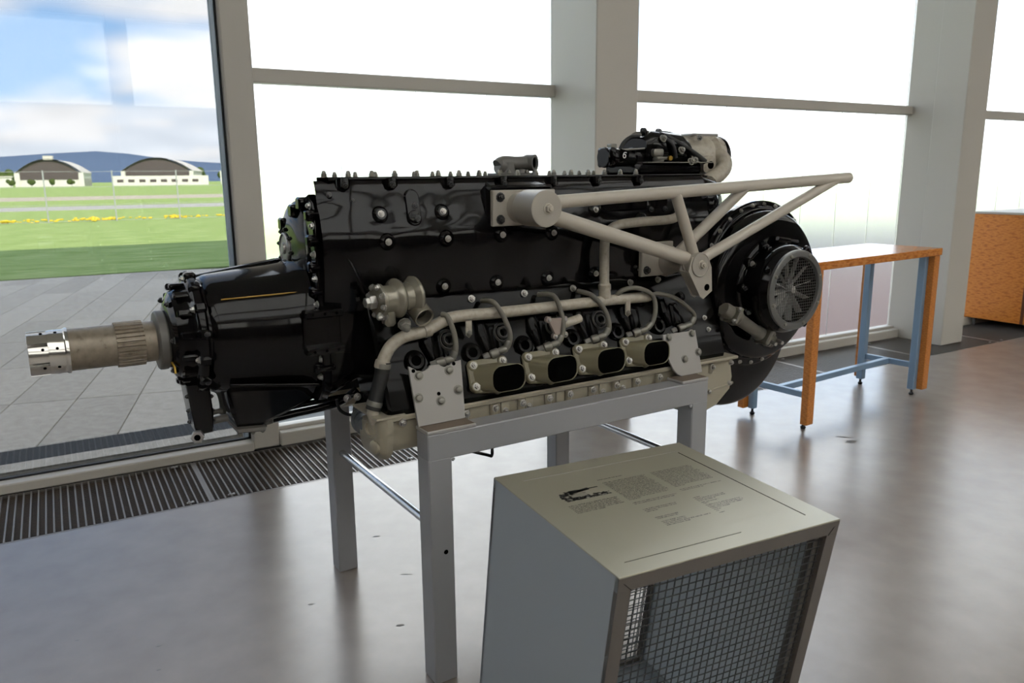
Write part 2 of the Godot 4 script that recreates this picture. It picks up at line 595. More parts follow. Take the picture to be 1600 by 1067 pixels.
func build_hall() -> void:
	var X0 := -7.2
	var X1 := 19.4
	var ZB := 11.0
	var H := 5.4
	# floor with the trench along the glass
	var f := MB.new()
	slab_box(f, X0, X1, -0.25, 0.0, -4.0, ZB)
	var floor_ := structure(part(self, "floor", f, mats.floor))
	# scuffs worn into the floor
	var rng := RandomNumberGenerator.new()
	rng.seed = 9
	for q in SCUFFS:
		var poly := PackedVector2Array()
		for i in 12:
			var a := TAU * i / 12.0
			var r := rng.randf_range(0.55, 1.0)
			poly.append(Vector2(cos(a) * q[2] * r, sin(a) * q[3] * r).rotated(q[4]))
		var sc := MB.new()
		sc.prism(poly, Transform3D(Basis(Vector3.RIGHT, Vector3.BACK, Vector3.DOWN), Vector3(q[0], 0.0004, q[1])), 0.0006)
		part(floor_, "scuff", sc, mats.scuff)
	var tr := MB.new()
	slab_box(tr, X0, X1, -0.3, -0.13, -4.66, -4.0)
	slab_box(tr, X0, X1, -0.25, 0.0, -4.95, -4.66)
	structure(part(self, "trim_1", tr, mats.trench))
	# ceiling with added rooflights over the rear half that brighten the hall
	var c := MB.new()
	slab_box(c, X0, X1, H, H + 0.3, -4.95, 0.2)
	slab_box(c, X0, X1, H, H + 0.3, 4.0, 4.4)
	slab_box(c, X0, X1, H, H + 0.3, 8.2, ZB)
	for k in 6:
		slab_box(c, X0 + 4.6 * k - 0.15, X0 + 4.6 * k + 0.35, H, H + 0.3, 0.2, 8.2)
	structure(part(self, "ceiling", c, mats.ceiling))
	var lights := holder("added_rooflight", "added long frosted rooflights, unseen behind the viewer, that brighten the hall", "added_rooflight")
	block(lights, "pane", mats.opal, X0, X1, H + 0.2, H + 0.215, 0.1, 4.1)
	block(lights, "pane", mats.opal, X0, X1, H + 0.2, H + 0.215, 4.3, 8.3)
	# added unseen storey above the front, to shade paving and near lawn
	var up := MB.new()
	slab_box(up, X0 - 0.3, X1 + 0.3, H + 0.3, 14.6, -4.95, -0.6)
	structure(part(self, "wall_upper_added", up, mats.cladding))
	structure(block(self, "wall_left", mats.inner, X0 - 0.3, X0, -0.3, H + 0.3, -4.95, ZB + 0.3))
	structure(block(self, "wall_right", mats.inner, X1, X1 + 0.3, -0.3, H + 0.3, -4.95, ZB + 0.3))
	# wall behind the camera, with high frosted windows between its piers
	var rear := holder("wall_rear", "white rear wall of the hall behind the viewer, with high windows between its piers", "wall")
	var rw := MB.new()
	slab_box(rw, X0, X1, -0.3, 0.12, ZB, ZB + 0.3)
	slab_box(rw, X0, X1, 5.2, H + 0.3, ZB, ZB + 0.3)
	slab_box(rw, X0, X1, 0.0, 3.3, ZB, ZB + 0.3)
	for k in 7:
		var x := X0 + 0.17 + 4.376 * k
		slab_box(rw, x - 0.2, x + 0.2, 0.12, 5.2, ZB - 0.5, ZB + 0.3)
	part(rear, "masonry", rw, mats.inner)
	for k in 6:
		var x := X0 + 0.37 + 4.376 * k
		block(rear, "pane", mats.opal, x, x + 3.976, 3.3, 5.2, ZB + 0.14, ZB + 0.15)
	# columns along the glass wall
	for k in range(1, 5):
		var x := 3.08 + 4.05 * (k - 1)
		var o := holder("column", "", "column", Vector3(x + 0.17, 0, 0))
		var who: String = "white square column at the far right end of the glass wall"
		if k == 1:
			who = "white square column directly behind the engine, reaching past the top"
		elif k == 2:
			who = "white square column behind the wooden table, right of the frosted window"
		elif k == 3:
			who = "white square column far right, hidden behind the plywood cabinet"
		o.set_meta("label", who)
		var s := MB.new()
		slab_box(s, -0.17, 0.17, 0.0, H, -4.5, -4.2, 0.006)
		part(o, "shaft", s, mats.white)
		var j := MB.new()
		slab_box(j, -0.135, 0.135, 0.0, H, -4.8, -4.49, 0.004)
		part(o, "jamb", j, mats.white)
	# clear window, from the floor up
	var w1 := holder("window_1", "floor to ceiling clear glass window at the left, looking onto the airfield", "window")
	var fr1 := MB.new()
	slab_box(fr1, -3.2, 0.91, 0.0, 0.055, -4.8, -4.66, 0.006)
	slab_box(fr1, -3.2, 1.07, H - 0.08, H, -4.8, -4.68)
	slab_box(fr1, 0.91, 1.07, 0.0, H, -4.82, -4.68, 0.008)
	slab_box(fr1, -3.36, -3.2, 0.0, H, -4.82, -4.68, 0.008)
	part(w1, "window_frame", fr1, mats.white)
	var sl := MB.new()
	slab_box(sl, -3.2, 0.91, 0.055, 0.066, -4.762, -4.742)
	slab_box(sl, 0.9, 0.91, 0.055, H, -4.762, -4.742)
	part(w1, "seal", sl, mats.seal)
	var px := MB.new()
	slab_box(px, 0.872, 0.9, 0.066, H, -4.775, -4.745, 0.004)
	part(w1, "glazing_bead", px, mats.bead)
	block(w1, "pane", mats.clear, -3.2, 0.9, 0.06, H, -4.754, -4.750)
	# bays of channel glass: rail at 2.14 to 2.22, planks side by side above and below it
	var bays := [[-7.2, -3.36, 0], [1.07, 3.115, 2], [3.385, 7.165, 3], [7.435, 11.215, 4], [11.485, 15.265, 5], [15.535, 19.4, 6]]
	for b in bays:
		var x0: float = b[0]
		var x1: float = b[1]
		var nth: int = b[2]
		var lab: String = ["", "", "white frosted glass window behind the nose and crankcase of the engine", "white frosted glass window between the two columns, behind the table", "white frosted glass window at the right edge, above the plywood cabinet", "frosted glass window beyond the cabinet", "frosted glass window at the far right end"][nth]
		if nth == 0:
			lab = "frosted glass window left of the clear window"
			nth = 7
		var w := holder("window_%d" % nth, lab, "window")
		var g := MB.new()
		slab_box(g, x0, x1, 0.0, 0.085, -4.82, -4.66, 0.006)
		slab_box(g, x0, x1, 0.085, 0.11, -4.80, -4.72, 0.004)
		part(w, "sill", g, mats.white)
		var rail := MB.new()
		slab_box(rail, x0, x1, 2.14, 2.22, -4.82, -4.72, 0.005)
		part(w, "rail", rail, mats.white)
		var top := MB.new()
		slab_box(top, x0, x1, H - 0.08, H, -4.82, -4.70)
		part(w, "head", top, mats.white)
		var n := int(round((x1 - x0) / 0.47))
		var pw := (x1 - x0) / n
		for i in n:
			for lev in [[0.1, 2.15], [2.21, H - 0.06]]:
				var p := MB.new()
				slab_box(p, x0 + i * pw + 0.0005, x0 + (i + 1) * pw - 0.0005, lev[0], lev[1], -4.784, -4.778)
				part(w, "glass_plank", p, mats.cast)
		for i in range(1, n):
			block(w, "joint", mats.joint, x0 + i * pw - 0.0012, x0 + i * pw + 0.0012, 0.11, 2.14, -4.777, -4.773)
	build_grates(X0, X1)

func build_grates(X0: float, X1: float) -> void:
	# sections of floor grating, 1.2 m each; broad bars across, fine slats along
	var pitch := 0.0333
	var bar := MB.new()
	bar.box(Vector3.ZERO, Vector3(0.0085, 0.012, 0.63), 0.0015)
	var bar_mesh := bar.mesh()
	var fine := MB.new()
	for i in 42:
		fine.box(Vector3(0.6, -0.012, -0.30 + i * 0.0146), Vector3(1.19, 0.014, 0.004))
	var fine_mesh := fine.mesh()
	var rim := MB.new()
	for s in [-1, 1]:
		slab_box(rim, 0.004, 1.196, -0.03, 0.001, s * 0.322 - 0.006, s * 0.322 + 0.006, 0.001)
		slab_box(rim, 0.6 + s * 0.593 - 0.007, 0.6 + s * 0.593 + 0.007, -0.03, 0.002, -0.32, 0.32, 0.001)
	var rim_mesh := rim.mesh()
	var clip := MB.new()
	clip.box(Vector3.ZERO, Vector3(0.036, 0.004, 0.012), 0.001)
	clip.box(Vector3(0.012, 0.001, -0.008), Vector3(0.012, 0.004, 0.012), 0.001)
	clip.lathe([[0.006, 0.0], [0.006, 0.006], [0.003, 0.007]], fr(Vector3(-0.008, 0, 0), Vector3.UP), 10)
	var clip_mesh := clip.mesh()
	for k in range(-2, 9):
		var x0 := 0.554 + 1.2 * k
		var lab: String = ["metal floor grating section left of the picture, along the clear window",
			"light barred floor grating section at the lower left corner, along the clear window",
			"light barred floor grating section under the engine nose, right of the bright divider",
			"barred floor grating section seen between the left legs of the engine stand",
			"dark floor grating section behind the engine stand, at the foot of the first column",
			"dark floor grating section behind the supercharger, left of the wooden table",
			"dark floor grating section under and behind the wooden table",
			"dark floor grating section between the wooden table and the right column",
			"dark floor grating section passing the foot of the right column",
			"dark floor grating section in front of the plywood cabinet",
			"dark floor grating section beyond the cabinet, right of the picture"][k + 2]
		var o := thing("floor_grate", lab, "floor grate", Vector3(x0, 0, -4.325), 0.0, "floor grates along the windows")
		put(o, "rim", rim_mesh, mats.bar)
		var fs := put(o, "slats", fine_mesh, mats.slat)
		fs.set_meta("kind", "stuff")
		if k < 3:
			for i in 35:
				put(o, "bar", bar_mesh, mats.bar, Transform3D(Basis(), Vector3(0.0333 + i * pitch, -0.004, 0)))
		else:
			var many := MB.new()
			for i in 35:
				many.box(Vector3(0.0333 + i * pitch, -0.004, 0), Vector3(0.0085, 0.012, 0.63))
			part(o, "bars", many, mats.bar).set_meta("kind", "stuff")
		for sx in [0.1, 1.1]:
			for sz in [-0.29, 0.29]:
				put(o, "clip", clip_mesh, mats.edge, Transform3D(Basis(), Vector3(sx, 0.004, sz)))

# ---------------------------------------------------------------- outdoors

func build_outdoors() -> void:
	var pv := holder("paving", "grey paved apron outside the clear window", "paving")
	block(pv, "bed", mats.gap, -40, 60, -0.3, -0.035, -15.5, -4.95)
	var turn := Basis(Vector3.UP, deg_to_rad(-13.0))
	var rng := RandomNumberGenerator.new()
	rng.seed = 4
	var variants := []
	for i in 3:
		var s := MB.new()
		s.box(Vector3.ZERO, Vector3(0.434, 0.05, 1.292), 0.004)
		variants.append(s.mesh())
	var tones := []
	for i in 3:
		var m: StandardMaterial3D = mats.slab.duplicate()
		m.albedo_color = grey(0.93 + 0.035 * i)
		tones.append(m)
	for i in range(-14, 14):
		for j in range(-10, 3):
			var p := turn * Vector3(i * 0.44, 0, j * 1.3) + Vector3(0.09, -0.03, -5.9)
			if p.x < -3.2 or p.x > 4.2 or p.z < -15.9 or p.z > -5.2:
				continue
			put(pv, "paving_slab", variants[0], tones[rng.randi() % 3], Transform3D(turn, p))
	block(pv, "gravel_strip", mats.gap, -40, 4.6, -0.1, 0.004, -5.45, -5.10)
	block(pv, "kerb", mats.slab, -3.4, 1.0, -0.1, 0.03, -5.10, -4.95)
	# paving beyond what the window shows
	var rest := MB.new()
	slab_box(rest, -40, -3.4, -0.1, -0.012, -15.5, -4.95)
	part(pv, "concrete_field", rest, mats.slab)
	block(pv, "asphalt_field", mats.asphalt, 8.5, 60, -0.1, 0.022, -27.0, -9.6)
	block(pv, "red_terrace", mats.brick, 4.6, 60, -0.1, -0.008, -9.6, -4.95)
	var lawn := MB.new()
	slab_box(lawn, -900, 1500, -0.6, 0.012, -1600, -15.5)
	structure(part(self, "lawn", lawn, mats.grass), "green airfield lawn beyond the paving", "lawn")
	structure(block(self, "runway", mats.runway2, -300, 500, -0.05, 0.03, -59.5, -52), "narrow pale taxiway strip across the lawn, nearer of the two", "runway")
	structure(block(self, "runway", mats.runway, -300, 500, -0.05, 0.03, -99, -80), "broad beige runway strip across the lawn, farther of the two", "runway")
	# chain link fence
	var fence := thing("chain_link_fence", "thin grey wire fence on slender posts across the lawn", "fence", Vector3(0, 0, -36.2))
	for i in range(-8, 18):
		var p := MB.new()
		p.tube(v3([-0.05 + 2.42 * i, -0.1, 0, -0.05 + 2.42 * i, 2.05, 0]), 0.026, 8)
		part(fence, "post", p, mats.post)
	var wires := MB.new()
	for y in [0.05, 0.7, 1.4, 2.0]:
		wires.box(Vector3(12, y, 0), Vector3(70, 0.012, 0.012))
	part(fence, "wire", wires, mats.post).set_meta("kind", "stuff")
	# dandelions along the fence
	var head := MB.new()
	head.lathe([[0.0, 0.0], [0.05, 0.01], [0.06, 0.03], [0.04, 0.05], [0.0, 0.055]], fr(Vector3.ZERO, Vector3.UP), 7)
	var mm := MultiMesh.new()
	mm.transform_format = MultiMesh.TRANSFORM_3D
	mm.mesh = head.mesh()
	mm.instance_count = 800
	for i in 800:
		var x := rng.randf_range(-8, 30)
		var clump := sin(x * 1.7) + sin(x * 0.63 + 1.0)
		var z := -36.9 + rng.randfn(0, 0.25 + 0.12 * clump)
		mm.set_instance_transform(i, Transform3D(Basis(Vector3.UP, rng.randf() * TAU) * Basis.from_scale(Vector3.ONE * rng.randf_range(0.7, 1.6)), Vector3(x + 0.5 * sin(x * 2.0), 0.02 + rng.randf() * 0.08, z)))
	var fl := MultiMeshInstance3D.new()
	fl.name = "dandelions"
	fl.multimesh = mm
	fl.material_override = mats.petal
	add_child(fl)
	tag(fl, "row of yellow dandelions growing along the foot of the fence", "flowers")
	fl.set_meta("kind", "stuff")
	# far hangars with arched roofs
	hangar(Vector3(1.6, 0, -330), 20.0, 4.6, 9.3, 34.0, "large arched hangar at the left with a small box on its ridge", true)
	hangar(Vector3(42.0, 0, -372), 27.0, 5.6, 11.0, 40.0, "arched hangar in the middle, behind the long white building", false)
	hangar(Vector3(82.0, 0, -372), 27.0, 5.6, 11.0, 40.0, "arched hangar at the right, beside the window mullion", false)
	var low := thing("low_building", "long white flat building in front of the middle hangar", "building", Vector3(32, 0, -334))
	block(low, "wall", mats.render, -10, 24, 0, 3.6, -6, 0)
	for i in 8:
		block(low, "window", mats.dark_wall, -8.6 + i * 3.8, -6.4 + i * 3.8, 1.2, 2.3, -0.1, 0.05)
	var shed := thing("low_building", "small white building at the left edge of the airfield", "building", Vector3(-16, 0, -330))
	block(shed, "wall", mats.render, -8, 6, 0, 3.4, -6, 0)
	block(shed, "roof", mats.roof, -8.4, 6.4, 3.4, 3.8, -6.4, 0.4)
	# trees and the hill behind
	for i in 13:
		var x := -40.0 + i * 11.5 + rng.randf_range(-0.8, 0.8)
		if i < 3 or i > 7:
			tree(Vector3(x, 0, -470 + rng.randf_range(-10, 10)), rng.randf_range(8, 11.5), rng)
	for i in 5:
		tree(Vector3(-16.0 + i * 6.0, 0, -318.0), 3.0, rng)
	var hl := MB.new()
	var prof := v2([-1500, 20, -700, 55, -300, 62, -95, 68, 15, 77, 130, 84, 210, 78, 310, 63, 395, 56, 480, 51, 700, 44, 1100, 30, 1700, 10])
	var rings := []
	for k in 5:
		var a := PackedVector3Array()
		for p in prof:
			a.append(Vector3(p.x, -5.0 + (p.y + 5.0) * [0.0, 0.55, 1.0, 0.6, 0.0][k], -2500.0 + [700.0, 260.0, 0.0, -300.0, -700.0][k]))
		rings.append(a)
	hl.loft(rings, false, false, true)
	structure(part(self, "hill", hl, mats.hill), "long wooded hill, coloured haze blue, on the horizon behind the hangars", "hill")
func hangar(at: Vector3, wide: float, eave: float, top: float, deep: float, lab: String, ridge: bool) -> void:
	var o := thing("hangar", lab, "hangar", at, deg_to_rad(-8.0 if ridge else -15.0))
	var arc := PackedVector2Array()
	var n := 14
	for i in n + 1:
		var u := -1.0 + 2.0 * i / n
		arc.append(Vector2(u * wide / 2, eave + (top - eave) * (1.0 - u * u)))
	var roof := MB.new()
	var rings := []
	for z in [0.6, -deep]:
		var a := PackedVector3Array()
		for p in arc:
			a.append(Vector3(p.x * 1.03, p.y + 0.45, z))
		for i in range(n, -1, -1):
			a.append(Vector3(arc[i].x * 1.03, arc[i].y, z))
		rings.append(a)
	roof.loft(rings, false, false)
	part(o, "roof", roof, mats.roof)
	var tym := arc.duplicate()
	tym.append(Vector2(wide / 2, 2.4))
	tym.append(Vector2(-wide / 2, 2.4))
	var f := MB.new()
	f.prism(tym, Transform3D(Basis(), Vector3(0, 0, -0.4)), 0.3)
	part(o, "gable", f, mats.dark_wall)
	var w := MB.new()
	slab_box(w, -wide / 2, wide / 2, 0, eave * 0.62, -deep, -0.2)
	slab_box(w, wide / 2 - 0.3, wide / 2, 0, eave, -deep, -0.2)
	part(o, "wall", w, mats.render)
	for s in [-1, 1]:
		block(o, "pier", mats.render, s * wide / 2 - 0.8, s * wide / 2 + 0.8, 0, eave + 0.3, -1.2, 0.5)
	if ridge:
		block(o, "ridge_box", mats.roof, -1.4, 1.6, top, top + 1.5, -3.0, 0.2)

func tree(at: Vector3, high: float, rng: RandomNumberGenerator) -> void:
	var o := thing("tree", "green tree in the far belt behind the hangars", "tree", at, 0.0, "trees behind the hangars")
	var tr := MB.new()
	tr.tube(v3([0, -0.2, 0, 0, high * 0.4, 0]), high * 0.03, 6)
	part(o, "trunk", tr, mats.dark_wall)
	var c := MB.new()
	for i in 5:
		var p := Vector3(rng.randf_range(-0.3, 0.3) * high, high * rng.randf_range(0.42, 0.72), rng.randf_range(-0.2, 0.2) * high)
		var r := high * rng.randf_range(0.2, 0.3)
		c.lathe([[0.0, -r], [r * 0.7, -r * 0.7], [r, 0.0], [r * 0.75, r * 0.66], [r * 0.3, r * 0.93], [0.0, r]], fr(p, Vector3.UP), 9)
	part(o, "crown", c, mats.tree, 80.0)

# ---------------------------------------------------------------- the engine
# Local axes of the engine: x along it towards the supercharger, y up from the floor, z from its middle plane towards the viewer.

func axis_x(at: Vector3, s := 1.0) -> Transform3D:
	return fr(at, Vector3(s, 0, 0))

func plate_xy(z: float) -> Transform3D:
	return Transform3D(Basis(), Vector3(0, 0, z))

func build_nose() -> void:
	var cy := 1.132
	# propeller shaft: chrome castellated tip, worn barrel, splines
	var sh := MB.new()
	sh.lathe([[0.056, -0.93], [0.0598, -0.925], [0.0602, -0.79], [0.0602, -0.655]], axis_x(Vector3(0, cy, 0)), 40)
	var shaft := part(eng, "propeller_shaft", sh, mats.shaft)
	var tip := MB.new()
	var c := axis_x(Vector3(0, cy, 0))
	tip.pipe([[0.0535, -0.952], [0.061, -0.952], [0.0625, -0.945], [0.0625, -0.912], [0.0655, -0.909], [0.0655, -0.901], [0.0535, -0.901]], c, 40)
	for i in 7:
		var a0 := TAU * i / 7.0
		var a1 := a0 + TAU / 7.0 * 0.80
		var rings := []
		for q in [[0.054, -0.952], [0.054, -0.998], [0.0555, -1.0], [0.0605, -1.0], [0.062, -0.998], [0.062, -0.952]]:
			var pts := PackedVector3Array()
			for k in 7:
				var a := a0 + (a1 - a0) * k / 6.0
				pts.append(c * Vector3(cos(a) * q[0], sin(a) * q[0], q[1]))
			rings.append(pts)
		rings.append(rings[0])
		var s := tip.t.size()
		tip.loft(rings, false, false, true)
		for e in [0, 6]:
			var f := PackedVector3Array()
			for r in 6:
				f.append(rings[r][e])
			for r in range(1, 5):
				if e == 0:
					tip.tri(f[0], f[r], f[r + 1])
				else:
					tip.tri(f[0], f[r + 1], f[r])
		tip.fix(s)
	part(shaft, "castellated_sleeve", tip, mats.chrome)
	for i in 7:
		var a := TAU * (i + 0.4) / 7.0
		var d := Vector3(0, cos(a), sin(a))
		for x in [-0.965, -0.93]:
			var hole := MB.new()
			hole.lathe([[0.0042, -0.004], [0.0042, 0.0012], [0.0, 0.0013]], fr(Vector3(x, cy, 0) + d * 0.0618, d), 8)
			part(shaft, "pin_hole", hole, mats.hole)
	var sp := MB.new()
	var gear := PackedVector2Array()
	for i in 30:
		for k in [[0.0, 0.0612], [0.18, 0.0665], [0.62, 0.0665], [0.8, 0.0612]]:
			var a: float = TAU * (i + k[0]) / 30.0
			gear.append(Vector2(cos(a), sin(a)) * k[1])
	sp.prism(gear, axis_x(Vector3(-0.782, cy, 0)), 0.075, 0.001)
	part(shaft, "splines", sp, mats.shaft, 25.0)
	var col := MB.new()
	col.lathe([[0.06, -0.675], [0.085, -0.672], [0.0885, -0.668], [0.0885, -0.648], [0.085, -0.645], [0.08, -0.63]], c, 40)
	part(eng, "shaft_collar", col, mats.grey_cast)
	# front cover
	var fc := MB.new()
	fc.lathe([[0.07, -0.645], [0.098, -0.642], [0.112, -0.635], [0.128, -0.628], [0.142, -0.60], [0.152, -0.585], [0.172, -0.578], [0.178, -0.57], [0.178, -0.557], [0.17, -0.553], [0.166, -0.548], [0.166, -0.53]], axis_x(Vector3(0, 1.145, 0)), 44)
	var cover := part(eng, "front_cover", fc, mats.black)
	for i in 14:
		var a := TAU * i / 14.0 + 0.1
		var d := Vector3(0, cos(a), sin(a))
		var p := Vector3(-0.565, 1.145, 0) + d * 0.17
		var lug := MB.new()
		lug.box(p, Vector3(0.034, 0.036, 0.03), 0.006, Basis(Vector3.RIGHT, a))
		lug.box(p + Vector3(-0.035, 0, 0) - d * 0.022, Vector3(0.05, 0.018, 0.022), 0.005, Basis(Vector3.RIGHT, a))
		part(cover, "lug", lug, mats.black)
		if i % 2 == 0:
			bolt(cover, p + Vector3(-0.016, 0, 0), Vector3(-1, 0, 0), 0.0078, "nut", mats.nut)
		else:
			bolt(cover, p + d * 0.016 + Vector3(0.005, 0, 0), d, 0.007, "screw", mats.black_nut)
	for i in 6:
		var a := TAU * i / 6.0 + 0.5
		bolt(cover, Vector3(-0.637, 1.145 + cos(a) * 0.115, sin(a) * 0.115), Vector3(-1, 0, 0), 0.007, "nut", mats.black_nut)
	var lock := MB.new()
	lock.tube(v3([-0.645, 1.075, 0.072, -0.64, 1.062, 0.088, -0.64, 1.045, 0.092]), 0.004, 8)
	part(cover, "brass_lock", lock, mats.brass)
	# tapering reduction gear housing
	var hs := MB.new()
	var rings := []
	for q in [[-0.548, 0.160, 1.138, 0.16], [-0.535, 0.176, 1.136, 0.172], [-0.515, 0.184, 1.135, 0.18], [-0.44, 0.192, 1.134, 0.187], [-0.33, 0.203, 1.132, 0.197], [-0.285, 0.208, 1.132, 0.203], [-0.262, 0.217, 1.132, 0.212], [-0.246, 0.236, 1.132, 0.22]]:
		var pts := PackedVector3Array()
		for k in 48:
			var a := TAU * k / 48.0
			# a little squarer than a circle
			var e := 1.0 + 0.035 * pow(sin(a * 2.0), 2.0)
			pts.append(Vector3(q[0], q[2] + cos(a) * q[1] * e, sin(a) * q[3] * e))
		rings.append(pts)
	hs.loft(rings)
	var housing := part(eng, "gear_housing", hs, mats.black)
	for q in [[0.05, 0.075, 0.018, -0.53, 1.272, -0.105, 0.05, 0.085, -0.24, 1.305, -0.12], [0.03, 0.012, 0.005, -0.50, 1.0, 0.14, 0.03, 0.012, -0.24, 0.97, 0.165]]:
		var rib := MB.new()
		rib.loft([ring3(rounded(q[0], q[1], q[2]), fr(Vector3(q[3], q[4], q[5]), Vector3.RIGHT)), ring3(rounded(q[6], q[7], q[2]), fr(Vector3(q[8], q[9], q[10]), Vector3.RIGHT))])
		part(housing, "rib", rib, mats.black)
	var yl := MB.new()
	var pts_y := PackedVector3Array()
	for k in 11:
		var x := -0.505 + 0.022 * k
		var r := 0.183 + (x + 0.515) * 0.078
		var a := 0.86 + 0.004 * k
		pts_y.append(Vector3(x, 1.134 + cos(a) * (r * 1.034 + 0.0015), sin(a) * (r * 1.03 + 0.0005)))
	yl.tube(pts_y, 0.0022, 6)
	part(housing, "yellow_reflection", yl, mats.yellow)  # a reflected yellow streak, put on the barrel as a coloured strip
	# oil sump below it and the small governor box in front
	var sump := MB.new()
	sump.prism(v2([-0.50, 0.97, -0.492, 0.90, -0.475, 0.845, -0.40, 0.838, -0.15, 0.925, -0.14, 0.98]), plate_xy(-0.085), 0.17, 0.012)
	var su := part(eng, "sump", sump, mats.black)
	var sf := MB.new()
	sf.prism(v2([-0.483, 0.846, -0.479, 0.83, -0.395, 0.822, -0.388, 0.838]), plate_xy(-0.095), 0.19, 0.004)
	part(su, "sump_flange", sf, mats.grey_cast)
	for x in [-0.47, -0.43, -0.4]:
		bolt(su, Vector3(x, 0.826, 0.08), Vector3(0, -1, 0), 0.007, "nut", mats.dull_nut)
	var gb := MB.new()
	gb.prism(v2([-0.612, 1.0, -0.598, 0.86, -0.59, 0.838, -0.545, 0.84, -0.54, 0.90, -0.545, 1.0]), plate_xy(-0.045), 0.115, 0.006)
	var gov := part(eng, "governor", gb, mats.black)
	for y in [0.96, 0.915, 0.88]:
		bolt(gov, Vector3(-0.606, y, 0.05), Vector3(-1, 0, 0), 0.006, "nut", mats.black_nut)
		bolt(gov, Vector3(-0.542, y - 0.01, 0.05), Vector3(1, 0, 0), 0.006, "nut", mats.black_nut)
	var port := MB.new()
	var pf := fr(Vector3(-0.592, 0.838, 0.068), Vector3(-0.25, 0, 1))
	port.prism(ngon(6, 0.0205), pf, 0.022, 0.003)
	part(gov, "union_nut", port, mats.alu)
	var ph := MB.new()
	ph.lathe([[0.0095, 0.0], [0.0095, 0.0228], [0.0, 0.0229]], pf, 16)
	part(gov, "union_bore", ph, mats.hole)
	var vent := MB.new()
	vent.tube(smooth(v3([-0.52, 0.955, -0.03, -0.50, 0.94, -0.03, -0.492, 0.90, -0.03, -0.495, 0.865, -0.03])), 0.011, 10)
	vent.tube(v3([-0.545, 0.862, 0.02, -0.49, 0.866, 0.02]), 0.012, 10)
	vent.tube(v3([-0.545, 0.888, 0.02, -0.505, 0.892, 0.02]), 0.008, 10)
	part(gov, "oil_pipe", vent, mats.grey_cast)
	# flange between the gear case and the crankcase, with the crank end hump
	# x of this outline is the far side: the case is cut back there towards the top
	var fl := v2([-0.215, 1.35, -0.205, 1.47, -0.19, 1.53, -0.165, 1.556, -0.12, 1.545, -0.06, 1.522, 0.02, 1.50, 0.09, 1.457, 0.145, 1.41, 0.17, 1.346, 0.195, 1.25, 0.205, 1.0, 0.165, 0.92, 0.09, 0.90, -0.09, 0.90, -0.165, 0.915, -0.205, 0.955, -0.215, 1.02])
	var fp := MB.new()
	fp.prism(fl, fr(Vector3(-0.238, 0, 0), Vector3.RIGHT), 0.03, 0.005)
	var flange := part(eng, "gear_case_flange", fp, mats.black)
	var hump := MB.new()
	var hr := []
	for q in [[-0.225, 0.165, 1.535, 1.23], [-0.238, 0.155, 1.525, 1.24], [-0.248, 0.13, 1.505, 1.265], [-0.256, 0.10, 1.475, 1.29], [-0.259, 0.08, 1.455, 1.305]]:
		var pts := PackedVector3Array()
		for k in 32:
			var a := TAU * k / 32.0
			pts.append(Vector3(q[0], (q[2] + q[3]) / 2 + sin(a) * (q[2] - q[3]) / 2, cos(a) * q[1] + 0.02))
		hr.append(pts)
	hump.loft(hr)
	part(flange, "crank_hump", hump, mats.black)
	var disc := MB.new()
	disc.lathe([[0.05, -0.25], [0.05, -0.264], [0.045, -0.267], [0.042, -0.262], [0.02, -0.263], [0.016, -0.27], [0.0, -0.271]], axis_x(Vector3(0, 1.384, -0.02)), 30)
	part(flange, "crank_cover", disc, mats.alu)
	for i in 8:
		var a := TAU * i / 8.0 + 0.2
		bolt(flange, Vector3(-0.258, 1.384 + cos(a) * 0.061, sin(a) * 0.061 - 0.02), Vector3(-1, 0, 0), 0.0065, "nut", mats.black_nut)
	for q in [[1.523, 0.186], [1.464, 0.203], [1.379, 0.203], [1.305, 0.203], [1.227, 0.203], [1.136, 0.203], [1.056, 0.203], [1.0, 0.2]]:
		bolt(flange, Vector3(-0.238, q[0], q[1]), Vector3(-1, 0, 0), 0.008, "nut", mats.nut)
		if q[0] < 1.24:
			bolt(flange, Vector3(-0.238, q[0], -0.195), Vector3(-1, 0, 0), 0.008, "nut", mats.nut)
	for y in [1.495, 1.42, 1.34, 1.265, 1.095, 1.028]:
		for s in [1, -1]:
			if s < 0 and y > 1.2:
				continue
			var pk := MB.new()
			pk.box(Vector3(-0.244, y, s * 0.198), Vector3(0.03, 0.034, 0.03), 0.006)
			pk.box(Vector3(-0.226, y, s * 0.208), Vector3(0.06, 0.018, 0.022), 0.004)
			part(flange, "lug", pk, mats.black)
	for q in [[-0.244, 1.528, 0.13], [-0.248, 1.505, 0.06], [-0.25, 1.46, -0.05]]:
		var pk := MB.new()
		pk.box(Vector3(q[0], q[1], q[2]), Vector3(0.03, 0.04, 0.04), 0.006)
		part(flange, "lug", pk, mats.black)
	# bracket with two drilled ledges on its side
	var br := MB.new()
	br.box(Vector3(-0.235, 1.148, 0.222), Vector3(0.115, 0.135, 0.012), 0.003)
	for y in [1.205, 1.092]:
		br.box(Vector3(-0.235, y, 0.238), Vector3(0.12, 0.024, 0.04), 0.004)
	var bracket := part(eng, "side_bracket", br, mats.black)
	for y in [1.205, 1.092]:
		for x in [-0.272, -0.235, -0.198]:
			var h := MB.new()
			h.lathe([[0.0045, 0.0], [0.0045, 0.0205], [0.0, 0.0206]], fr(Vector3(x, y, 0.238), Vector3(0, 0, 1)), 10)
			part(bracket, "hole", h, mats.hole)

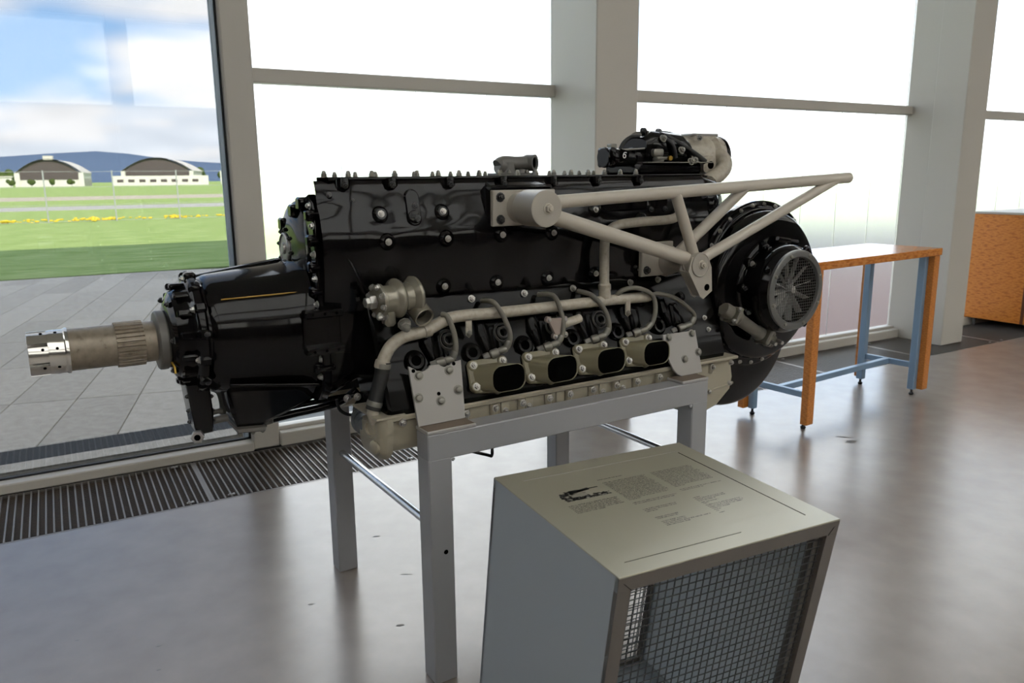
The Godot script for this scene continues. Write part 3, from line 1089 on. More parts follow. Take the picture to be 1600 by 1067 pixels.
func crank_w(y: float) -> float:
	# half width of the crankcase at a height
	var tab := [[1.20, 0.236], [1.24, 0.247], [1.30, 0.258], [1.38, 0.264], [1.43, 0.263], [1.47, 0.252], [1.52, 0.240], [1.56, 0.231], [1.585, 0.222], [1.60, 0.21]]
	for i in tab.size() - 1:
		if y <= tab[i + 1][0]:
			return lerpf(tab[i][1], tab[i + 1][1], clampf((y - tab[i][0]) / (tab[i + 1][0] - tab[i][0]), 0, 1))
	return 0.21

func build_crankcase() -> void:
	var ys := [1.20, 1.215, 1.24, 1.27, 1.30, 1.34, 1.38, 1.41, 1.43, 1.45, 1.47, 1.495, 1.52, 1.54, 1.56, 1.575, 1.585, 1.595]
	var mb := MB.new()
	var rings := []
	var bumps := [[-0.041, 1.493], [0.171, 1.494], [-0.028, 1.41], [0.177, 1.41], [0.383, 1.413], [0.591, 1.41], [0.786, 1.481], [0.795, 1.41], [0.072, 1.508], [1.0, 1.44], [0.168, 1.256], [0.37, 1.253], [0.58, 1.252], [0.79, 1.252], [1.0, 1.252]]
	var xs := []
	for i in 9:
		xs.append(-0.222 + 0.018 * i)
	for i in 54:
		xs.append(-0.055 + 0.0267 * i)
	for x in xs:
		var pts := PackedVector3Array()
		for y in ys:
			var w := crank_w(y)
			# the front end draws in towards the flange, more at the shoulder than at the foot
			var f := clampf((x + 0.222) / 0.12, 0, 1)
			w *= lerpf(0.86 if y > 1.5 else 0.91, 1.0, sin(f * PI / 2))
			# shallow bays between the main bearing ribs, swellings round the through bolts
			if x > 0.0 and x < 1.3 and y < 1.46 and y > 1.25:
				w += 0.003 * cos(TAU * (x - 0.06) / 0.2115)
			for q in bumps:
				var dd := Vector2(x - q[0], y - q[1]).length_squared()
				if dd < 0.012:
					w += 0.006 * exp(-dd / 0.0014)
			pts.append(Vector3(x, y, w))
		for i in range(ys.size() - 1, -1, -1):
			pts.append(Vector3(x, pts[i].y, -pts[i].z))
		# cut back on the far side at the front
		var lean := clampf(1.0 - (x + 0.222) / 0.45, 0, 1)
		for i in pts.size():
			pts[i].x += maxf(0.0, 0.17 - pts[i].z) * 0.42 * lean
		rings.append(pts)
	mb.loft(rings)
	var cc := part(eng, "crankcase", mb, mats.black, 50.0)
	# gusset that flares from the wall down to the front flange
	var gs := MB.new()
	var gr := []
	for q in [[1.46, -0.19, -0.178, 0.224], [1.42, -0.178, -0.165, 0.243], [1.34, -0.15, -0.135, 0.252], [1.27, -0.118, -0.105, 0.25], [1.20, -0.085, -0.07, 0.24]]:
		var m: float = (q[1] + q[2]) / 2
		var k := clampf((1.46 - q[0]) / 0.1, 0.0, 1.0) - 0.3
		gr.append(v3([q[1] - 0.03, q[0], q[3] - 0.03, q[1], q[0], q[3] + 0.006 * k, m, q[0], q[3] + 0.017 * k, q[2], q[0], q[3] + 0.012 * k, q[2] + 0.035, q[0], q[3] - 0.012]))
	gs.loft(gr)
	part(cc, "gusset", gs, mats.black, 60.0)
	# front lower case between flange and cylinder banks
	var lo := MB.new()
	var lr := []
	for q in [[-0.222, 0.2, 0.92, 1.34], [-0.19, 0.2, 0.93, 1.32], [-0.15, 0.20, 0.95, 1.29], [-0.10, 0.2, 0.97, 1.25], [-0.02, 0.19, 0.98, 1.22]]:
		lr.append(ring3(rounded(q[1] * 2, q[3] - q[2], 0.05), fr(Vector3(q[0], (q[2] + q[3]) / 2, 0), Vector3.RIGHT)))
	lo.loft(lr)
	part(cc, "lower_case", lo, mats.black)
	# top cover and its acorn nuts
	var tc := MB.new()
	tc.prism(v2([-0.185, 0.212, -0.21, 0.18, -0.205, 0.165, -0.125, 0.0, -0.04, -0.205, 1.36, -0.205, 1.36, 0.212]), Transform3D(Basis(Vector3.RIGHT, Vector3.BACK, Vector3.DOWN), Vector3(0, 1.606, 0)), 0.012, 0.002)
	var cover := part(eng, "top_cover", tc, mats.black)
	for i in 17:
		bolt(cover, Vector3(-0.19 + i * 0.0765, 1.606, 0.19), Vector3.UP, 0.0085, "cap", mats.dull_nut, "acorn_nut")
	for i in 17:
		bolt(cover, Vector3(-0.02 + i * 0.0765, 1.606, -0.19), Vector3.UP, 0.0085, "cap", mats.dull_nut, "acorn_nut")
	for x in [-0.145, 0.009, 0.211, 0.414, 0.619, 0.818, 1.016]:
		var l := MB.new()
		l.tube(v3([x, 1.596, 0.218, x, 1.578, 0.224, x, 1.56, 0.215]), [0.024, 0.022, 0.006], 14)
		part(cover, "lug", l, mats.black)
		bolt(cover, Vector3(x, 1.582, 0.238), Vector3(0, -0.4, 1), 0.0085, "nut", mats.black_nut)
	# through bolts on their bosses, in three rows
	for q in [[-0.041, 1.493], [0.171, 1.494], [-0.028, 1.41], [0.177, 1.41], [0.168, 1.256], [0.37, 1.253], [0.58, 1.252], [0.383, 1.413], [0.591, 1.41], [0.786, 1.481], [0.79, 1.252], [0.795, 1.41], [1.0, 1.252], [1.0, 1.44], [-0.19, 1.555], [-0.12, 1.535]]:
		var w := crank_w(q[1])
		var n := Vector3(0, 0.25 if q[1] > 1.44 else 0.0, 1)
		if q[0] > -0.1:
			var b := MB.new()
			b.lathe([[0.03, -0.012], [0.026, 0.001], [0.019, 0.007], [0.017, 0.009], [0.0, 0.0092]], fr(Vector3(q[0], q[1], w + 0.005), n), 22)
			var boss := part(cc, "boss", b, mats.black)
			bolt(boss, Vector3(q[0], q[1], w + 0.005) + n.normalized() * 0.008, n, 0.0078, "nut", mats.nut)
		else:
			bolt(cc, Vector3(q[0], q[1], w - 0.006), n, 0.006, "nut", mats.black_nut)
	# oval cover with two nuts
	var ov := MB.new()
	var of := fr(Vector3(0.072, 1.508, 0.236), Vector3(0, 0.25, 1))
	ov.prism(rounded(0.052, 0.118, 0.0259, 6), of, 0.014, 0.005)
	ov.lathe([[0.021, 0.0], [0.021, 0.018], [0.017, 0.021], [0.0, 0.0215]], of * Transform3D(Basis(), Vector3(0, -0.03, 0)), 18)
	var oval := part(cc, "oval_cover", ov, mats.black)
	bolt(oval, of * Vector3(0.006, 0.005, 0.014), of.basis.z, 0.008, "nut", mats.black_nut)
	bolt(oval, of * Vector3(0.006, -0.036, 0.02), of.basis.z, 0.008, "nut", mats.black_nut)
	# fairing over the bearer pad, rear accessory drive case
	var fa := MB.new()
	fa.loft([ring3(rounded(0.20, 0.02, 0.008), Transform3D(Basis(), Vector3(0.45, 1.585, 0.205))), ring3(rounded(0.26, 0.14, 0.02), Transform3D(Basis(), Vector3(0.47, 1.50, 0.255)))], true, true)
	fa.box(Vector3(0.47, 1.50, 0.24), Vector3(0.27, 0.15, 0.036), 0.014)
	part(cc, "pad_boss", fa, mats.black)
	var fb := MB.new()
	fb.box(Vector3(1.07, 1.29, 0.255), Vector3(0.16, 0.14, 0.03), 0.012)
	part(cc, "pad_boss", fb, mats.black)
	var dr := MB.new()
	for q in [[0.93, 1.50, 0.243, 0.22, 0.055], [1.10, 1.51, 0.235, 0.10, 0.10]]:
		var sc := MB.new()
		sc.box(Vector3(q[0], q[1], q[2]), Vector3(q[3], q[4], 0.03), 0.01)
		part(cc, "side_plate", sc, mats.black)
	dr.loft([ring3(rounded(0.44, 0.42, 0.06), fr(Vector3(1.34, 1.40, 0), Vector3.RIGHT)), ring3(rounded(0.40, 0.40, 0.06), fr(Vector3(1.47, 1.40, 0), Vector3.RIGHT)), ring3(rounded(0.32, 0.34, 0.05), fr(Vector3(1.56, 1.38, -0.02), Vector3.RIGHT))])
	dr.box(Vector3(1.30, 1.46, 0.215), Vector3(0.16, 0.15, 0.06), 0.02)
	dr.box(Vector3(1.40, 1.47, 0.20), Vector3(0.09, 0.13, 0.09), 0.02)
	var drive := part(eng, "accessory_case", dr, mats.black)
	for q in [[1.06, 1.545, 0.252], [1.13, 1.545, 0.252], [1.06, 1.475, 0.252], [1.13, 1.475, 0.252], [0.84, 1.515, 0.259], [1.0, 1.515, 0.259], [1.24, 1.52, 0.246], [1.34, 1.52, 0.246], [1.24, 1.40, 0.246], [1.34, 1.40, 0.246]]:
		bolt(drive, Vector3(q[0], q[1], q[2]), Vector3(0, 0, 1), 0.008, "nut", mats.black_nut)

func build_bank() -> void:
	# inverted banks: near one in detail, far one mirrored
	for s in [1, -1]:
		var mb := MB.new()
		var rings := []
		for x in [-0.095, -0.085, 0.0, 0.3, 0.6, 0.9, 1.2, 1.355, 1.365]:
			var k := 0.012 if x < -0.09 or x > 1.36 else 0.0
			var r := PackedVector3Array()
			for q in [[0.06, 1.23], [0.23, 1.235], [0.252, 1.21], [0.268, 1.16], [0.288, 1.125], [0.312, 1.06], [0.325, 1.02], [0.345, 1.0], [0.362, 0.955], [0.378, 0.905], [0.372, 0.885], [0.19, 0.835], [0.10, 0.98]]:
				var cc := Vector2(0.23, 1.04)
				var p := Vector2(q[0], q[1]).move_toward(cc, k)
				r.append(Vector3(x, p.y, p.x * s))
			rings.append(r)
		mb.loft(rings)
		var hd := part(eng, "cylinder_head", mb, mats.satin, 30.0)
		var vc := MB.new()
		var vr := []
		for q in [[-0.10, 0.02], [-0.092, 0.004], [-0.06, 0.0], [0.4, 0.0], [0.9, 0.0], [1.36, 0.0], [1.395, 0.004], [1.405, 0.02]]:
			var r := PackedVector3Array()
			for p in [[0.386, 0.890], [0.390, 0.886], [0.388, 0.875], [0.374, 0.868], [0.371, 0.80], [0.355, 0.77], [0.32, 0.755], [0.24, 0.755], [0.20, 0.775], [0.185, 0.825], [0.19, 0.84]]:
				var v := Vector2(p[0], p[1]).move_toward(Vector2(0.28, 0.83), q[1])
				r.append(Vector3(q[0], v.y, v.x * s))
			vr.append(r)
		vc.loft(vr)
		var cover := part(eng, "valve_cover", vc, mats.olive, 30.0)
		if s < 0:
			continue
		near_bank(hd, cover)

func near_bank(hd: Node3D, cover: Node3D) -> void:
	# valve cover: bolts in their pockets along the rim, drain tabs, end caps
	for x in [0.167, 0.275, 0.383, 0.493, 0.58, 0.682, 0.79, 0.888, 0.999, 1.197, 1.277]:
		var pk := MB.new()
		pk.lathe([[0.013, -0.036], [0.013, 0.0], [0.0, 0.001]], fr(Vector3(x, 0.87, 0.379), Vector3.UP), 12)
		part(cover, "bolt_pillar", pk, mats.olive)
		bolt(cover, Vector3(x, 0.858, 0.3925), Vector3(0, 0.1, 1), 0.0085, "nut", mats.nut)
	for x in [0.321, 0.416, 0.546, 0.736, 0.829]:
		var tb := MB.new()
		tb.prism(v2([x - 0.016, 0.873, x - 0.016, 0.838, x - 0.011, 0.826, x, 0.821, x + 0.011, 0.826, x + 0.016, 0.838, x + 0.016, 0.873]), plate_xy(0.371), 0.008, 0.002)
		var o := part(cover, "drain_tab", tb, mats.olive)
		if absf(x - 0.546) > 0.01:
			bolt(o, Vector3(x, 0.839, 0.379), Vector3(0, 0, 1), 0.008, "nut", mats.nut)
	var ec := MB.new()
	var er := []
	for q in [[-0.13, 0.70], [-0.122, 0.88], [-0.105, 1.0], [-0.085, 1.0]]:
		var r := PackedVector3Array()
		for p in [[0.385, 0.888], [0.39, 0.86], [0.372, 0.77], [0.34, 0.742], [0.22, 0.742], [0.19, 0.77], [0.19, 0.86]]:
			r.append(Vector3(q[0], 0.82 + (p[1] - 0.82) * q[1], 0.285 + (p[0] - 0.285) * q[1]))
		er.append(r)
	ec.loft(er)
	ec.box(Vector3(-0.09, 0.888, 0.29), Vector3(0.10, 0.008, 0.20), 0.003)
	ec.lathe([[0.03, 0.0], [0.03, 0.014], [0.022, 0.018], [0.02, 0.01], [0.0, 0.01]], fr(Vector3(-0.122, 0.845, 0.32), Vector3(-1, 0, 0.25)), 18)
	ec.lathe([[0.022, 0.0], [0.022, 0.014], [0.015, 0.018], [0.0, 0.018]], fr(Vector3(-0.122, 0.79, 0.34), Vector3(-1, 0, 0.25)), 18)
	part(cover, "end_cap", ec, mats.olive)
	bolt(cover, Vector3(-0.055, 0.868, 0.39), Vector3(0, -0.2, 1), 0.009, "nut", mats.nut)
	bolt(cover, Vector3(-0.08, 0.888, 0.33), Vector3.UP, 0.008, "nut", mats.nut)
	var rc := MB.new()
	rc.prism(v2([1.20, 0.885, 1.392, 0.885, 1.412, 0.80, 1.40, 0.745, 1.33, 0.69, 1.22, 0.66, 1.20, 0.70]), plate_xy(0.23), 0.152, 0.012)
	rc.box(Vector3(1.30, 0.884, 0.31), Vector3(0.22, 0.012, 0.19), 0.004)
	rc.box(Vector3(1.335, 0.765, 0.378), Vector3(0.15, 0.01, 0.016), 0.003, Basis(Vector3(0, 0, 1), 0.12))
	part(cover, "rear_end_cap", rc, mats.olive)
	for q in [[1.385, 0.775], [1.27, 0.757], [1.39, 0.86]]:
		bolt(cover, Vector3(q[0], q[1], 0.384), Vector3(0, 0, 1), 0.008, "nut", mats.nut)
	# plug wells and bosses of each cylinder
	var nrm := Vector3(0, 0.36, 0.93)
	for i in 6:
		var x := 0.024 + 0.204 * i
		var w := MB.new()
		w.pipe([[0.016, -0.004], [0.017, 0.012], [0.026, 0.014], [0.034, 0.006], [0.04, -0.012], [0.02, -0.014]], fr(Vector3(x, 1.037, 0.322), nrm), 24)
		w.tube(v3([x + 0.05, 1.13, 0.28, x + 0.05, 1.08, 0.302, x + 0.062, 1.03, 0.325]), [0.02, 0.026, 0.012], 12)
		w.box(Vector3(x + 0.10, 1.07, 0.306), Vector3(0.04, 0.09, 0.03), 0.012, Basis(Vector3.RIGHT, -0.36))
		w.lathe([[0.024, -0.02], [0.02, 0.012], [0.012, 0.018], [0.0, 0.019]], fr(Vector3(x + 0.15, 1.13, 0.28), nrm), 14)
		var well := part(hd, "plug_well", w, mats.satin)
		var h := MB.new()
		h.lathe([[0.0165, -0.01], [0.0165, 0.002], [0.0, 0.0025]], fr(Vector3(x, 1.037, 0.322), nrm), 18)
		h.lathe([[0.009, 0.002], [0.009, 0.006], [0.0, 0.007]], fr(Vector3(x, 1.037, 0.322), nrm), 8)
		part(well, "hole", h, mats.hole)
	for x in [0.148, 0.353, 0.562, 0.77]:
		var g := MB.new()
		g.pipe([[0.026, -0.01], [0.027, 0.012], [0.031, 0.014], [0.035, 0.01], [0.037, -0.01]], fr(Vector3(x, 1.087, 0.306), nrm), 24)
		g.pipe([[0.014, -0.01], [0.014, 0.016], [0.0185, 0.018], [0.022, 0.014], [0.022, -0.01]], fr(Vector3(x, 1.087, 0.306), nrm), 24)
		part(hd, "ring_boss", g, mats.ring)
	for x in [0.218, 0.891]:
		var cl := MB.new()
		cl.prism(v2([x - 0.011, 1.15, x - 0.011, 1.10, x, 1.09, x + 0.011, 1.10, x + 0.011, 1.15]), plate_xy(0.322), 0.006, 0.001)
		var o := part(hd, "pipe_clip", cl, mats.beige)
		bolt(o, Vector3(x, 1.105, 0.327), Vector3(0, 0, 1), 0.0075, "nut", mats.dull_nut)
	for x in [0.06, 0.27, 0.48, 0.69, 0.96, 1.10]:
		bolt(hd, Vector3(x, 1.205, 0.256), Vector3(0, 0.3, 1), 0.009, "nut", mats.nut if x < 0.5 else mats.dull_nut)
	# exhaust stubs
	for i in 4:
		exhaust(hd, 0.262 + 0.2135 * i)
	# rear end of the head: small studs down its edge
	for q in [[1.21, 1.05], [1.235, 1.0], [1.255, 0.95], [1.27, 0.92]]:
		bolt(hd, Vector3(q[0] + 0.06, q[1], 0.345), Vector3(0, 0.3, 1), 0.007, "nut", mats.nut)

func exhaust(hd: Node3D, x: float) -> void:
	var zz := Vector3(0, 0.40, 0.916)
	var xf := fr(Vector3(x, 0.958, 0.362), zz)
	var mb := MB.new()
	mb.prism(v2([-0.068, 0.05, -0.055, 0.062, 0.07, 0.062, 0.08, 0.05, 0.075, 0.03, 0.05, -0.05, 0.035, -0.058, -0.06, -0.045, -0.072, -0.03]), xf, 0.011, 0.003)
	for q in [[-0.048, 0.044], [0.064, 0.046], [-0.054, -0.026], [0.026, -0.042]]:
		mb.lathe([[0.019, 0.0], [0.018, 0.012], [0.015, 0.015], [0.0, 0.0155]], xf * Transform3D(Basis(), Vector3(q[0], q[1], 0.002)), 16)
	var o := part(hd, "exhaust_stub", mb, mats.olive_dark)
	for q in [[-0.048, 0.044], [0.064, 0.046], [-0.054, -0.026], [0.026, -0.042]]:
		bolt(o, xf * Vector3(q[0], q[1], 0.017), zz, 0.0088, "nut", mats.nut)
	var a := rounded(0.122, 0.086, 0.03, 5)
	var b := rounded(0.128, 0.088, 0.035, 5)
	var of := fr(Vector3(x + 0.048, 0.963, 0.424), Vector3(0.0, 0.06, 1))
	var inner := xf * Transform3D(Basis(), Vector3(0.0, 0.004, 0.0))
	var sh := MB.new()
	var small := rounded(0.1245, 0.0848, 0.0335, 5)
	var sh_rings := [ring3(a, inner), ring3(b, of), ring3(small, of * Transform3D(Basis(), Vector3(0, 0, 0.001))), ring3(rounded(0.114, 0.077, 0.03, 5), inner * Transform3D(Basis(), Vector3(0, 0, 0.004)))]
	sh.loft(sh_rings, false, true)
	part(o, "exhaust_pipe", sh, mats.olive_dark, 30.0)
	var dk := MB.new()
	dk.loft([ring3(rounded(0.1242, 0.0845, 0.0334, 5), of * Transform3D(Basis(), Vector3(0, 0, -0.012))), ring3(rounded(0.1242, 0.0845, 0.0334, 5), of * Transform3D(Basis(), Vector3(0, 0, -0.0015)))])
	part(o, "blanking_plate", dk, mats.hole)

func build_pipework() -> void:
	# long collector pipe along the head with its elbow at the front, riser and rear branch
	var mp := MB.new()
	mp.tube(smooth(v3([-0.094, 1.033, 0.33, -0.08, 1.066, 0.33, -0.055, 1.10, 0.33, -0.012, 1.122, 0.33, 0.059, 1.132, 0.33, 0.121, 1.153, 0.325, 0.181, 1.164, 0.32, 0.395, 1.158, 0.31, 0.794, 1.157, 0.31, 1.0, 1.153, 0.31]), 6), 0.0195, 16)
	var pipe := part(eng, "collector_pipe", mp, mats.beige)
	for q in [[0.065, 1.134, 0.33, 1.0, 0.15, 0.0], [-0.089, 1.044, 0.33, 0.3, 1.0, 0.0]]:
		var cf := MB.new()
		cf.lathe([[0.0225, -0.012], [0.0235, -0.006], [0.0235, 0.006], [0.0225, 0.012]], fr(Vector3(q[0], q[1], q[2]), Vector3(q[3], q[4], q[5])), 18)
		part(pipe, "collar", cf, mats.beige)
	var en := MB.new()
	en.lathe([[0.0195, 0.0], [0.017, 0.015], [0.012, 0.03], [0.01, 0.035]], axis_x(Vector3(0.995, 1.153, 0.31)), 16)
	part(pipe, "end_fitting", en, mats.beige)
	var vp := MB.new()
	vp.tube(smooth(v3([0.794, 1.165, 0.31, 0.791, 1.227, 0.31, 0.79, 1.366, 0.31, 0.804, 1.402, 0.31, 0.849, 1.427, 0.31, 0.963, 1.434, 0.30, 1.142, 1.438, 0.28, 1.23, 1.46, 0.235, 1.279, 1.481, 0.2]), 6), 0.0175, 14)
	vp.lathe([[0.022, 0.0], [0.023, 0.012], [0.021, 0.03], [0.0235, 0.034], [0.0235, 0.05], [0.018, 0.056]], fr(Vector3(0.794, 1.166, 0.31), Vector3(-0.04, 1, 0)), 18)
	part(pipe, "riser", vp, mats.beige)
	var rp := MB.new()
	rp.tube(smooth(v3([1.60, 1.69, 0.06, 1.608, 1.66, 0.095, 1.592, 1.625, 0.11, 1.537, 1.594, 0.12, 1.443, 1.564, 0.14, 1.359, 1.529, 0.16, 1.288, 1.49, 0.19, 1.24, 1.455, 0.21]), 6), 0.033, 18)
	part(eng, "rear_duct", rp, mats.beige)
	# ignition leads with their plug elbows
	var leads := [
		[0.118, 1.178, 0.33, 0.131, 1.172, 0.345, 0.145, 1.121, 0.36, 0.145, 1.071, 0.37, 0.137, 1.039, 0.362, 0.104, 1.028, 0.345],
		[0.30, 1.197, 0.27, 0.313, 1.197, 0.33, 0.341, 1.14, 0.352, 0.352, 1.087, 0.365, 0.338, 1.046, 0.362, 0.297, 1.029, 0.345],
		[0.528, 1.199, 0.27, 0.553, 1.198, 0.33, 0.57, 1.138, 0.352, 0.568, 1.084, 0.365, 0.551, 1.04, 0.362, 0.513, 1.026, 0.345],
		[0.701, 1.196, 0.27, 0.724, 1.184, 0.325, 0.763, 1.13, 0.35, 0.772, 1.073, 0.365, 0.757, 1.043, 0.362, 0.717, 1.028, 0.345],
		[0.845, 1.17, 0.31, 0.867, 1.192, 0.325, 0.924, 1.196, 0.335, 0.993, 1.166, 0.34, 1.005, 1.118, 0.35, 0.983, 1.069, 0.362, 0.954, 1.044, 0.362, 0.912, 1.029, 0.345],
		[1.01, 1.154, 0.315, 1.041, 1.163, 0.325, 1.119, 1.14, 0.335, 1.183, 1.095, 0.345, 1.21, 1.063, 0.35, 1.194, 1.034, 0.35, 1.144, 1.018, 0.335]]
	for l in leads:
		var pts := v3(l)
		var n := pts.size()
		var mb := MB.new()
		mb.tube(smooth(pts, 6), 0.0088, 10)
		var o := part(eng, "ignition_lead", mb, mats.lead)
		var el := MB.new()
		var a := pts[n - 1]
		var b := pts[n - 2]
		var d := (a - b).normalized()
		el.lathe([[0.0105, -0.018], [0.0125, -0.014], [0.0125, 0.006], [0.0105, 0.01], [0.0145, 0.012], [0.016, 0.018], [0.016, 0.036], [0.0125, 0.04]], fr(b.lerp(a, 0.35), d), 14)
		var u := (b - pts[n - 3]).normalized()
		el.lathe([[0.0092, -0.02], [0.0115, -0.016], [0.0115, 0.002], [0.0095, 0.006]], fr(b - u * 0.008, u), 12)
		part(o, "plug_elbow", el, mats.dull_nut)
		var pl := MB.new()
		pl.prism(ngon(6, 0.0145), fr(a + d * 0.012, d), 0.022, 0.002)
		part(o, "spark_plug", pl, mats.grey_cast)
	# triangular cover with a short tube
	var tri := MB.new()
	tri.prism(v2([0.505, 1.128, 0.588, 1.124, 0.585, 1.112, 0.562, 1.064, 0.553, 1.056, 0.542, 1.058]), plate_xy(0.35), 0.012, 0.003)
	var tc := part(eng, "triangular_cover", tri, mats.tri)
	for q in [[0.512, 1.123], [0.58, 1.119], [0.582, 1.064], [0.54, 1.062]]:
		var e := MB.new()
		e.lathe([[0.011, 0.0], [0.011, 0.014], [0.008, 0.016], [0.0, 0.016]], fr(Vector3(q[0], q[1], 0.346), Vector3(0, 0, 1)), 12)
		part(tc, "ear", e, mats.tri)
		bolt(tc, Vector3(q[0], q[1], 0.361), Vector3(0, 0, 1), 0.0058, "screw", mats.nut)
	var tt := MB.new()
	tt.tube(v3([0.57, 1.098, 0.352, 0.655, 1.112, 0.344]), 0.0155, 14)
	part(tc, "stub_tube", tt, mats.beige)
	# coolant hose from the front elbow down to the cover, black sleeve and beige elbow
	var ho := MB.new()
	ho.tube(smooth(v3([-0.085, 1.052, 0.33, -0.094, 1.003, 0.33, -0.113, 0.945, 0.33, -0.126, 0.906, 0.33]), 6), 0.0235, 16)
	var hose := part(eng, "hose", ho, mats.rubber)
	var he := MB.new()
	he.tube(smooth(v3([-0.122, 0.925, 0.33, -0.127, 0.90, 0.33, -0.12, 0.868, 0.332, -0.098, 0.83, 0.335, -0.05, 0.79, 0.33]), 6), 0.0185, 14)
	part(hose, "elbow", he, mats.beige)
	for q in [[-0.12, 0.925, -0.35], [-0.088, 1.04, -0.2]]:
		var hc := MB.new()
		hc.lathe([[0.0245, -0.008], [0.0252, 0.0], [0.0245, 0.008]], fr(Vector3(q[0], q[1], 0.33), Vector3(q[2], -1, 0)), 16)
		part(hose, "clamp", hc, mats.dull_nut)
	# scavenge lines under the nose
	for q in [[[-0.38, 0.868, 0.06, -0.30, 0.878, 0.06, -0.111, 0.884, 0.06, 0.0, 0.89, 0.1], 0.009], [[-0.385, 0.842, 0.05, -0.30, 0.85, 0.05, -0.18, 0.857, 0.05, -0.12, 0.868, 0.05, -0.07, 0.90, 0.05], 0.013], [[-0.40, 0.90, -0.02, -0.1, 0.905, -0.02], 0.008]]:
		var s := MB.new()
		s.tube(smooth(v3(q[0]), 5), q[1], 10)
		part(eng, "oil_line", s, mats.black)
	var un := MB.new()
	un.lathe([[0.012, -0.02], [0.017, -0.016], [0.017, 0.012], [0.012, 0.016]], fr(Vector3(-0.375, 0.845, 0.05), Vector3(1, 0.1, 0)), 8)
	part(eng, "union", un, mats.grey_cast)
	# dangling wires underneath
	for l in [[-0.16, 0.89, 0.1, -0.15, 0.852, 0.1, -0.114, 0.829, 0.1, -0.075, 0.845, 0.1, -0.05, 0.89, 0.1], [0.10, 0.76, 0.3, 0.19, 0.71, 0.3, 0.296, 0.664, 0.3, 0.312, 0.66, 0.3, 0.314, 0.69, 0.3, 0.31, 0.77, 0.3], [0.40, 0.77, 0.3, 0.42, 0.722, 0.3, 0.47, 0.716, 0.3, 0.50, 0.77, 0.3]]:
		var wi := MB.new()
		wi.tube(smooth(v3(l), 6), 0.0055, 8)
		part(eng, "wire", wi, mats.rubber)

